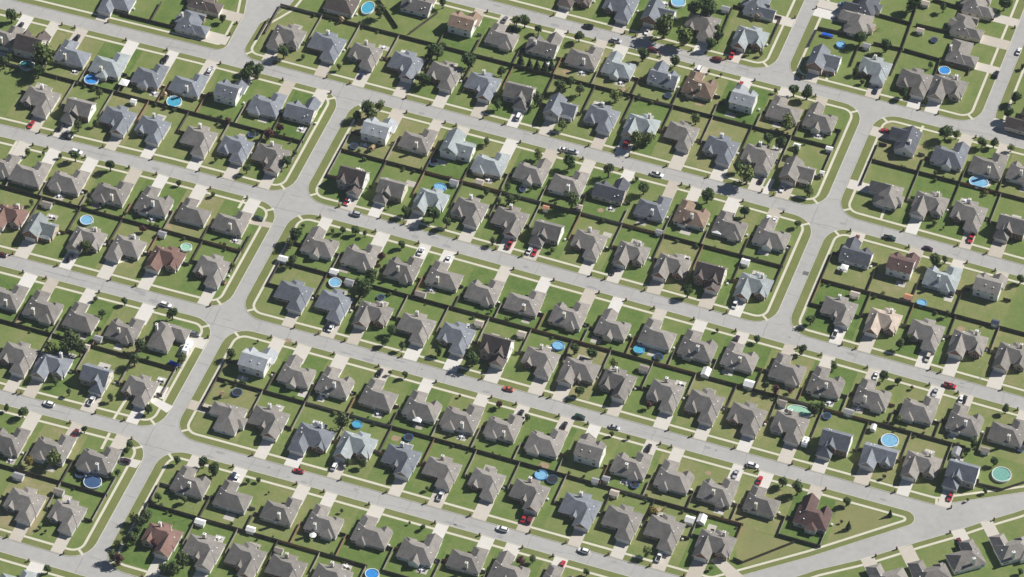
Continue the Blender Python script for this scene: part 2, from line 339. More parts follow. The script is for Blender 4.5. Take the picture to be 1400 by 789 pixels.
for q,w_,lb in (((('41',442,352),('41',412,432)),.6,'front path of the corner house above the third street'),((('01',92,12),('01',45,92)),.6,'front path at the left edge below the third street'),((('02',688,605),('02',612,725)),.6,'long front path of the corner house above the fifth street'),
              ((('11',222,308),('11',182,375)),.6,'front path of the corner house below the third street'),((('03',592,12),('03',548,100)),.6,'front path of the corner house below the fifth street'),((('40',127,388),('40',118,435)),.6,'front path of the corner house above the top street'),
              ((('40',640,680),('40',622,722)),.6,'front path of the charcoal house below the top street'),((('01',618,672),('01',690,655)),.6,'curved front path of a taupe house above the fourth street')):
    a,c=GT(*q[0]),GT(*q[1]); L=math.hypot(c[0]-a[0],c[1]-a[1]); nx,ny=-(c[1]-a[1])/L*w_,(c[0]-a[0])/L*w_; b=MB()
    b.face([(a[0]-nx,a[1]-ny,ZL+.016),(c[0]-nx,c[1]-ny,ZL+.016),(c[0]+nx,c[1]+ny,ZL+.016),(a[0]+nx,a[1]+ny,ZL+.016)]); props(obj('path',b.mesh('path',[M['walk']])),lb,'path',kind='structure')
# tar seams and patches on the asphalt
rc=random.Random(5); b=MB()
def seam(x0,y0,x1,y1,w=.16,z=.006):
    n=max(2,int(math.hypot(x1-x0,y1-y0)/2)); px,py=x0,y0
    L=math.hypot(x1-x0,y1-y0); nx,ny=-(y1-y0)/L,(x1-x0)/L
    for k in range(1,n+1):
        t=k/n; o=rc.uniform(-.25,.25); qx,qy=x0+(x1-x0)*t+nx*o,y0+(y1-y0)*t+ny*o
        b.face(((px-nx*w/2,py-ny*w/2,z),(qx-nx*w/2,qy-ny*w/2,z),(qx+nx*w/2,qy+ny*w/2,z),(px+nx*w/2,py+ny*w/2,z))); px,py=qx,qy
for k,x0,x1 in ((1,-280,210),(2,-250,235),(3,-215,190),(4,-190,120),(0,-60,190)):
    x=x0
    while x<x1:
        if all(abs(x-c)>7 for c in (XA,XB,XC,XD)): seam(x,SY(k,x)-RWE+.3,x+rc.uniform(-1,1),SY(k,x)+RWE-.3,.14)
        x+=rc.uniform(9,26)
    for _ in range(7):
        x=rc.uniform(x0,x1-30); seam(x,SY(k,x)+rc.choice((-.1,.1,-2)),x+18,SY(k,x+18)+rc.uniform(-.2,.2),.12)
for xc,y0,y1 in ((XA,-200,85),(XB,20,160),(XC,168,230),(XD,168,230)):
    y=y0
    while y<y1:
        seam(xc-RWC+.3,y,xc+RWC-.3,y+rc.uniform(-1,1)); y+=rc.uniform(10,24)
for k,xc in ((2,XA),(3,XA),(4,XA),(1,XB),(2,XB),(5,XA),(1,XA)):
    seam(xc-8,SY(k,xc)-RW-1,xc+8,SY(k,xc)-RW-.7,.2); seam(xc-RW-1,SY(k,xc)+5,xc-RW-.8,SY(k,xc)-6,.2)
props(obj('tar_seams',b.mesh('tar_seams',[M['crack']])),'thin dark tar seams crossing the grey asphalt streets','street marks',kind='structure')
# manhole covers and oil stained patches
for k,x in ((1,-150),(1,20),(2,-60),(2,120),(3,-20),(3,110),(4,-60),(4,40),(0,60)):
    b=MB(); b.cyl(x,SY(k,x)+.6,-.02,.014,.42,n=16); props(obj('manhole',b.mesh('manhole',[M['crack']])),'round iron manhole cover in the %s'%STREET_NAME[k]+(' left part' if x<0 else ' right part'),'manhole',kind='structure')
rp=random.Random(21); b=MB()
for _ in range(46):
    k=rp.choice([0,1,2,3,4]); x=rp.uniform(-180,190); y=SY(k,x)+rp.choice((-1,1))*rp.uniform(.8,2.4); L=rp.uniform(1.5,7); w=rp.uniform(.4,1.0)
    if min(abs(x-c) for c in (XA,XB,XC,XD))<6: continue
    pts=[(x+L/2*math.cos(2*PI*i/14)*rp.uniform(.75,1.1),y+w*math.sin(2*PI*i/14)*rp.uniform(.7,1.15),.009) for i in range(14)]
    b.face(pts)
props(obj('asphalt_patches',b.mesh('asphalt_patches',[mat('darker_asphalt',(.285,.285,.283),.9,[(1.5,.12)])])),'slightly darker repair patches along the grey asphalt streets','street marks',kind='structure')
b=MB()
for t,x,y,r in (('42',845,235,1.6),('20',845,388,1.9),('23',725,190,2.0),('42',800,30,2.2),('21',1030,385,1.3),('33',505,228,1.2),('30',455,560,1.5),('01',910,470,1.2),('12',450,300,1.3),('13',1030,40,1.7),('02',90,190,1.4),('41',620,45,1.2)):
    X,Y=GT(t,x,y,ZL); b.face([(X+r*1.2*math.cos(2*PI*i/16)*rp.uniform(.75,1.15),Y+r*math.sin(2*PI*i/16)*rp.uniform(.75,1.15),ZL+.016) for i in range(16)])
props(obj('bare_patches',b.mesh('bare_patches',[M['dirt']])),'worn bare earth patches in several back lawns','bare earth',kind='structure')
sheet('road_patch',[[GT('31',1020,712),GT('31',1060,720),GT('31',1053,740),GT('31',1013,732)]],.012,M['patch'],'small dark square patch in the right cross street','road patch')
# ------------------------------------------------------------------ house prototypes (front faces -y)
def roof(b, w, x0,x1,y0,y1,z,p,axis,e0='hip',e1='hip',oh=.45,th=.22,wm=1):
    """hip or gable roof solid into b (0 shingle, 1 trim); gable triangles into w (wall mesh, material wm). returns ridge height"""
    if axis=='y':
        T=lambda x,y,zz:(y,x,zz); X0,X1,Y0,Y1=y0,y1,x0,x1; flip=True
    else:
        T=lambda x,y,zz:(x,y,zz); X0,X1,Y0,Y1=x0,x1,y0,y1; flip=False
    h=(Y1-Y0)/2; zr=z+h*p; ze=z-oh*p; g=.3
    a0=X0-(oh if e0=='hip' else g); a1=X1+(oh if e1=='hip' else g); ym=(Y0+Y1)/2
    hh=h+oh
    ins=min(hh,(a1-a0)/2-.01)
    r0=a0+(ins if e0=='hip' else 0); r1=a1-(ins if e1=='hip' else 0)
    if e0=='hip' and e1=='hip' and hh>(a1-a0)/2: pass
    A=(a0,Y0-oh,ze);B=(a1,Y0-oh,ze);C=(a1,Y1+oh,ze);D=(a0,Y1+oh,ze);E=(r0,ym,zr);Fp=(r1,ym,zr)
    dn=lambda q:(q[0],q[1],q[2]-th)
    def fc(pts,m):
        pts=[T(*q) for q in pts]
        b.face(pts[::-1] if flip else pts,m)
    fc((A,B,Fp,E),0); fc((C,D,E,Fp),0)
    fc((dn(A),A,D,dn(D)) if 0 else (dn(A),dn(B),B,A),1); fc((dn(C),dn(D),D,C),1)
    if e1=='hip': fc((B,C,Fp),0); fc((dn(B),dn(C),C,B),1)
    else: fc((dn(B),dn(Fp),Fp,B),1); fc((dn(Fp),dn(C),C,Fp),1)
    if e0=='hip': fc((D,A,E),0); fc((dn(D),dn(A),A,D),1)
    else: fc((dn(D),dn(E),E,D),1); fc((dn(E),dn(A),A,E),1)
    fc((dn(B),dn(A),dn(E),dn(Fp)),1); fc((dn(D),dn(C),dn(Fp),dn(E)),1)
    if e1=='hip': fc((dn(C),dn(B),dn(Fp)),1)
    if e0=='hip': fc((dn(A),dn(D),dn(E)),1)
    if w is not None:
        def wt(xx,rev):
            pts=[T(xx,Y0,z-.25),T(xx,Y1,z-.25),T(xx,Y1,z-.05),T(xx,ym,zr-.08),T(xx,Y0,z-.05)]
            if rev!=flip: pts=pts[::-1]
            w.face(pts,wm)
        if e1=='gable': wt(X1-.002,False)
        if e0=='gable': wt(X0+.002,True)
    return zr
def win(x,y,z,wd,ht,face):
    """window on a wall: frame, glass, sill; face in '-y','+y','-x','+x'"""
    b=MB(); t=.09
    def bx(u0,u1,d0,d1,z0,z1,m):
        if face=='-y': b.box(x+u0,x+u1,y-d1,y-d0,z0,z1,m)
        elif face=='+y': b.box(x+u0,x+u1,y+d0,y+d1,z0,z1,m)
        elif face=='+x': b.box(x+d0,x+d1,y+u0,y+u1,z0,z1,m)
        else: b.box(x-d1,x-d0,y+u0,y+u1,z0,z1,m)
    h=wd/2
    bx(-h,h,.01,.05,z,z+ht,1)
    bx(-h-t,-h,.01,.09,z-t,z+ht+t,0); bx(h,h+t,.01,.09,z-t,z+ht+t,0); bx(-h,h,.01,.09,z+ht,z+ht+t,0); bx(-h,h,.01,.12,z-t,z,0)
    bx(-.03,.03,.05,.07,z,z+ht,0); bx(-h,h,.051,.069,z+ht/2-.03,z+ht/2+.03,0)
    return b
def gdoor(x,y,wd=4.9,ht=2.25):
    b=MB(); 
    for k in range(4): b.box(x-wd/2,x+wd/2,y-.05,y-.01,.1+k*ht/4,.1+(k+1)*ht/4-.03,0)
    b.box(x-wd/2-.15,x-wd/2,y-.1,y-.01,.0,ht+.3,1); b.box(x+wd/2,x+wd/2+.15,y-.1,y-.01,.0,ht+.3,1); b.box(x-wd/2,x+wd/2,y-.1,y-.01,ht+.1,ht+.3,1)
    return b
def fdoor(x,y,face=-1):
    b=MB(); s=face
    ya,yb=sorted((y+s*.01,y+s*.06)); b.box(x-.48,x+.48,ya,yb,.12,2.2,0)
    ya,yb=sorted((y+s*.01,y+s*.1)); b.box(x-.6,x-.48,ya,yb,.1,2.32,1); b.box(x+.48,x+.6,ya,yb,.1,2.32,1); b.box(x-.48,x+.48,ya,yb,2.2,2.32,1)
    return b
def chim(x,y,z0,z1):
    b=MB(); b.box(x-.55,x+.55,y-.45,y+.45,z0,z1,0); b.box(x-.66,x+.66,y-.56,y+.56,z1,z1+.16,1); b.cyl(x,y,z1+.16,z1+.5,.16,n=8,m=2)
    return b
def vent(x,y,z):
    b=MB(); b.box(x-.15,x+.15,y-.15,y+.15,z-.25,z+.2,0); b.box(x-.22,x+.22,y-.22,y+.22,z+.2,z+.26,0); return b
def walls(b,x0,x1,y0,y1,z):
    """siding on the long sides and rear (0), brick on the front (1)"""
    b.face(((x0,y0,0),(x1,y0,0),(x1,y0,z),(x0,y0,z)),1); b.face(((x1,y0,0),(x1,y1,0),(x1,y1,z),(x1,y0,z)),0)
    b.face(((x1,y1,0),(x0,y1,0),(x0,y1,z),(x1,y1,z)),0); b.face(((x0,y1,0),(x0,y0,0),(x0,y0,z),(x0,y1,z)),0)
Z1=2.75
def hz(x,y,x0,x1,y0,y1,p,z=Z1): return z+p*min(x-x0,x1-x,y-y0,y1-y)
def proto(kind):
    """list of (part name, MB, material keys, index of parent part or None); garage on +x"""
    W=MB(); Rf=MB(); P=[]; add=lambda n,b,mk,par=None:P.append((n,b,mk,par))
    ch=None; vents=[]; wn=[]; g=None; fd=None; rd=None; porch=None
    p=.66
    if kind in('A1','A2','A3','A4'):
        X0,X1,Y0,Y1=-6.8,6.8,-2.6,7.0
        gx0,gx1,gy0=.55,6.5,-7.6
        walls(W,X0,X1,Y0,Y1,Z1); roof(Rf,W,X0,X1,Y0,Y1,Z1,p,'x')
        walls(W,gx0,gx1,gy0,Y0+.5,Z1-.02); roof(Rf,W,gx0,gx1,gy0,Y0+3.3,Z1-.03,p if kind!='A2' else .8,'y','hip' if kind!='A2' else 'gable','gable',wm=1)
        if kind=='A1': walls(W,-5.9,-2.4,Y0-.7,Y0+.2,Z1-.04); roof(Rf,W,-5.9,-2.4,Y0-.7,Y0+2.2,Z1-.05,.95,'y','gable','gable',oh=.35)
        if kind=='A3': walls(W,-6.5,-1.9,Y0-1.3,Y0+.2,Z1-.04); roof(Rf,W,-6.5,-1.9,Y0-1.3,Y0+2.6,Z1-.05,.8,'y','hip','gable',oh=.35)
        if kind=='A2': walls(W,-1.9,.5,Y0-1.2,Y0+.2,Z1-.04); roof(Rf,W,-1.9,.5,Y0-1.2,Y0+1.6,Z1-.05,1.05,'y','gable','gable',oh=.3)
        fy=Y0-{'A1':.7,'A2':0,'A3':1.3,'A4':0}[kind]
        walls(W,-2.6,2.0,Y1-.2,Y1+2.2,Z1-.1); roof(Rf,W,-2.6,2.0,Y1-3.4,Y1+2.2,Z1-.12,.5,'y','gable','hip',oh=.35)
        wn=[(-4.2,fy,.7,1.6,1.5,'-y'),(-5.2,Y1,.9,1.4,1.3,'+y'),(4.0,Y1,.9,1.4,1.3,'+y'),(X1,3.2,1.0,1.0,1.2,'+x'),(X1,-.6,1.0,.9,1.2,'+x'),(X0,2.0,1.0,1.2,1.2,'-x')]
        g=(3.52,gy0); fd=(-.6,Y0-(1.2 if kind=='A2' else 0)); rd=(-.3,Y1+2.2)
        vents=[(4.4,.6),(5.2,3.1)]; vz=lambda x,y:hz(x,y,X0,X1,Y0,Y1,p)
        ch=(-1.2,6.6,2.6,5.9)
    elif kind in('C1','C2','C3','C4'):
        X0,X1,Y0,Y1=-6.9,6.9,-2.4,6.6
        gx0,gx1,gy0=.9,6.6,-7.2
        walls(W,X0,X1,Y0,Y1,Z1); roof(Rf,W,X0,X1,Y0,Y1,Z1,.7,'x')
        walls(W,gx0,gx1,gy0,Y0+.5,Z1-.02); roof(Rf,W,gx0,gx1,gy0,Y0+3.3,Z1-.03,.7,'y','hip' if kind!='C3' else 'gable','gable',wm=1)
        if kind!='C4': walls(W,-6.4,-2.6,Y0-.9,Y0+.2,Z1-.04); roof(Rf,W,-6.4,-2.6,Y0-.9,Y0+2.5,Z1-.05,.85,'y','gable' if kind=='C1' else 'hip','gable',oh=.35)
        if kind=='C1': walls(W,1.0,4.6,Y1-.2,Y1+1.1,Z1-.1); roof(Rf,W,1.0,4.6,Y1-3.6,Y1+1.1,Z1-.12,.8,'y','gable','hip',oh=.35); ch=(-.8,4.6,4,6.9)
        elif kind=='C2': walls(W,-5.6,-.8,Y1-.2,Y1+1.3,Z1-.1); roof(Rf,W,-5.6,-.8,Y1-4.2,Y1+1.3,Z1-.12,.62,'y','gable','hip',oh=.35); ch=(2.2,6.3,3,6.5)
        elif kind=='C3': walls(W,-1.6,2.4,Y1-.2,Y1+1.6,Z1-.1); roof(Rf,W,-1.6,2.4,Y1-3.8,Y1+1.6,Z1-.12,.9,'y','gable','gable',oh=.3,wm=0)
        wn=[(-4.5,Y0-(.9 if kind!='C4' else 0),.7,1.5,1.5,'-y'),(-6.0 if kind!='C2' else 4.6,Y1,.9,1.2,1.3,'+y'),(5.6,Y1,.9,1.2,1.3,'+y'),(X1,3.4,1.0,1.1,1.2,'+x'),(X0,3.4,1.0,1.1,1.2,'-x'),(X0,.2,1.0,1.1,1.2,'-x')]
        g=(3.75,gy0); fd=(-.8,Y0); rd=(.2 if kind!='C3' else -3.2,Y1)
        if kind=='C4': ch=(1.6,6.0,3.2,6.6)
        vents=[(5.3,2.0),(3.6,.4)] ; vz=lambda x,y:hz(x,y,X0,X1,Y0,Y1,.7)
    elif kind=='B':
        X0,X1,Y0,Y1=-6.8,6.8,-2.0,7.2
        gx0,gx1,gy0=.3,6.4,-7.2
        walls(W,X0,X1,Y0,Y1,Z1); roof(Rf,W,X0,X1,Y0,Y1,Z1,.68,'x')
        walls(W,gx0,gx1,gy0,Y0+.5,Z1-.02); roof(Rf,W,gx0,gx1,gy0,Y0+4.2,Z1-.03,.98,'y','gable','gable')
        walls(W,-6.2,-2.0,Y0-1.4,Y0+.2,Z1-.04); roof(Rf,W,-6.2,-2.0,Y0-1.4,Y0+3.1,Z1-.05,1.05,'y','gable','gable',oh=.35)
        walls(W,-3.0,1.4,Y1-.2,Y1+2.0,Z1-.1); roof(Rf,W,-3.0,1.4,Y1-3.4,Y1+2.0,Z1-.12,.5,'y','gable','hip',oh=.35)
        wn=[(-4.1,Y0-1.4,.7,1.7,1.5,'-y'),(-5.0,Y1,.9,1.4,1.3,'+y'),(4.0,Y1,.9,1.4,1.3,'+y'),(X1,3.2,1.0,1.0,1.2,'+x'),(X0,3,1.0,1.2,1.2,'-x')]
        g=(3.35,gy0); fd=(-.8,Y0); rd=(-.8,Y1+2.0); vents=[(5.4,2.6),(3.0,5.6)]; vz=lambda x,y:hz(x,y,X0,X1,Y0,Y1,.68)
        ch=(-2.2,6.0,3,6.2)
    elif kind=='D':
        X0,X1,Y0,Y1=-5.8,5.2,-3.2,5.4; Z=5.0
        walls(W,X0,X1,Y0,Y1,Z); roof(Rf,W,X0,X1,Y0,Y1,Z,.55,'x','gable','gable',wm=0)
        walls(W,.2,6.0,-7.4,Y0+.0,Z1); roof(Rf,W,.2,6.0,-7.4,Y0+2.2,Z1-.02,.75,'y','gable','gable')
        walls(W,-4.9,-1.3,Y0-.7,Y0+.1,Z-.05); roof(Rf,W,-4.9,-1.3,Y0-.7,Y0+2.6,Z-.06,.8,'y','gable','gable',oh=.3)
        wn=[(-3.1,Y0-.7,.8,1.5,1.4,'-y'),(-3.1,Y0-.7,3.5,1.3,1.3,'-y'),(2.4,Y0,3.9,1.2,1.0,'-y'),(-3.4,Y1,.9,1.2,1.3,'+y'),(2.6,Y1,.9,1.2,1.3,'+y'),(-3.4,Y1,3.6,1.1,1.2,'+y'),(-.3,Y1,3.7,.8,1.0,'+y'),(2.8,Y1,3.6,1.1,1.2,'+y'),(X1,1,3.6,.9,1.2,'+x'),(X0,1,3.6,.9,1.2,'-x')]
        g=(3.1,-7.4); fd=(-.5,Y0); rd=(-.4,Y1); vents=[(2.5,3.5),(-1.0,3.2)]; vz=lambda x,y:Z+.55*min(y-Y0,Y1-y)
    elif kind in('E','X'):
        X0,X1,Y0,Y1=-6.0,6.0,-2.4,6.6; Z=4.3 if kind=='E' else 4.9; pp=.78 if kind=='E' else .9
        walls(W,X0,X1,Y0,Y1,Z); roof(Rf,W,X0,X1,Y0,Y1,Z,pp,'x','gable','gable',wm=0)
        walls(W,.1,5.8,-6.8,Y0,Z1); roof(Rf,W,.1,5.8,-6.8,Y0+(3.2 if kind=='E' else .6),Z1+.02,.95,'y','gable' if kind=='X' else 'hip','gable')
        if kind=='X':
            walls(W,-5.5,-1.9,Y0-1.0,Y0+.1,Z-.05); roof(Rf,W,-5.5,-1.9,Y0-1.0,Y0+3.0,Z-.06,1.3,'y','gable','gable',oh=.3)
            walls(W,.8,4.6,Y0-.8,Y0+.1,Z-.05); roof(Rf,W,.8,4.6,Y0-.8,Y0+3.2,Z-.06,1.25,'y','gable','gable',oh=.3)
            wn=[(-3.7,Y0-1.0,.7,1.6,1.5,'-y'),(-3.7,Y0-1.0,3.3,1.3,1.4,'-y'),(2.7,Y0-.8,4.4,1.1,1.0,'-y')]
        else:
            walls(W,-1.0,3.8,Y0-.6,Y0+.1,Z-.05); roof(Rf,W,-1.0,3.8,Y0-.6,Y0+3.6,Z-.06,1.0,'y','gable','gable',oh=.3)
            wn=[(-3.6,Y0,.8,1.6,1.5,'-y'),(1.4,Y0-.6,4.3,1.2,1.1,'-y')]
        wn+=[(-3.4,Y1,.9,1.3,1.3,'+y'),(3.0,Y1,.9,1.3,1.3,'+y'),(X1,2.1,3.9,1.0,1.3,'+x'),(X1,4.6,1,.9,1.2,'+x'),(X0,2.1,3.9,1.0,1.3,'-x')]
        g=(2.95,-6.8); fd=(-.7,Y0); rd=(-.2,Y1); vents=[(4,5.2),(3,4.4)]; vz=lambda x,y:Z+pp*min(y-Y0,Y1-y)
    elif kind=='F':
        X0,X1,Y0,Y1=-1.0,6.0,-6.6,5.4; Z=4.6
        walls(W,X0,X1,Y0,Y1,Z); roof(Rf,W,X0,X1,Y0,Y1,Z,.85,'y','gable','gable')
        walls(W,-7.0,X0,-2.8,4.6,3.4); roof(Rf,W,-7.0,X0+3.2,-2.8,4.6,3.4,.75,'x','gable','gable',wm=0)
        walls(W,-6.4,-1.0,-4.6,-2.8,2.5); roof(Rf,W,-6.4,-1.02,-4.6,-1.5,2.5,.4,'x','hip','hip',oh=.25)
        wn=[(2.5,Y0,3.5,1.7,1.5,'-y'),(-4.4,-4.6,.7,1.8,1.4,'-y'),(2.5,Y1,3.4,1.2,1.2,'+y'),(-4.0,4.6,.9,1.4,1.3,'+y'),(X1,0,3.2,1.0,1.2,'+x'),(X1,-3,1.0,1.0,1.2,'+x'),(-7.0,1,1.0,1.2,1.2,'-x'),(X0-.0,-4.2,3.4,.9,1.1,'-x')]
        g=(2.5,Y0); fd=(-1.9,-4.6); rd=(2.4,Y1); vents=[(4.8,1),(-4,3)]; vz=lambda x,y:(Z+.85*min(x-X0,X1-x)) if x>0 else 3.4+.75*min(y+2.8,4.6-y)
    elif kind=='G':
        X0,X1,Y0,Y1=-6.9,6.5,-3.0,5.6
        walls(W,X0,X1,Y0,Y1,Z1); roof(Rf,W,X0,X1,Y0,Y1,Z1,.68,'x','gable','gable',wm=0)
        walls(W,.3,6.2,-7.4,Y0+.3,Z1-.02); roof(Rf,W,.3,6.2,-7.4,Y0+3.4,Z1-.03,.85,'y','gable','gable')
        walls(W,-5.4,-1.8,Y0-.6,Y0+.2,Z1-.04); roof(Rf,W,-5.4,-1.8,Y0-.6,Y0+2.6,Z1-.05,.95,'y','gable','gable',oh=.3)
        wn=[(-3.6,Y0-.6,.8,1.6,1.4,'-y'),(-4.8,Y1,.9,1.3,1.3,'+y'),(-1.4,Y1,.9,1.3,1.3,'+y'),(4.6,Y1,.9,1.3,1.3,'+y'),(X1,2,1,1.1,1.2,'+x'),(X0,1.5,1,1.1,1.2,'-x')]
        g=(3.25,-7.4); fd=(-.7,Y0); rd=(1.6,Y1); vents=[(3,4.3),(4.4,3.6)]; vz=lambda x,y:Z1+.68*min(y-Y0,Y1-y)
        ch=(-3.4,2.8,4,6.6)
    add('wall',W,('side','brick')); add('roof',Rf,('roof','trim'))
    add('garage_door',gdoor(*g),('garage','trim')); add('front_door',fdoor(*fd),('door','trim')); add('back_door',fdoor(*rd,face=1),('white','trim'))
    for q in wn: add('window',win(*q),('trim','glass'))
    if ch: add('chimney',chim(*ch),('side','trim','dark'),1)
    for (x,y) in vents: add('roof_vent',vent(x,y,vz(x,y)),('white',),1)
    return P,g
HEIGHT={'A':3.7,'C':3.9,'B':3.9,'D':5.6,'E':5.2,'X':5.6,'F':5.0,'G':3.6}
_pc={}
def house_proto(kind, mir):
    if (kind,mir) not in _pc:
        P,g=proto(kind); L=[]
        for n,b,mk,par in P: L.append((n,b.mesh('house_'+n,[None]*0+[M['trim']]*len(mk),mirror=mir),mk,par))
        _pc[(kind,mir)]=(L,(-g[0] if mir else g[0],g[1]))
    return _pc[(kind,mir)]
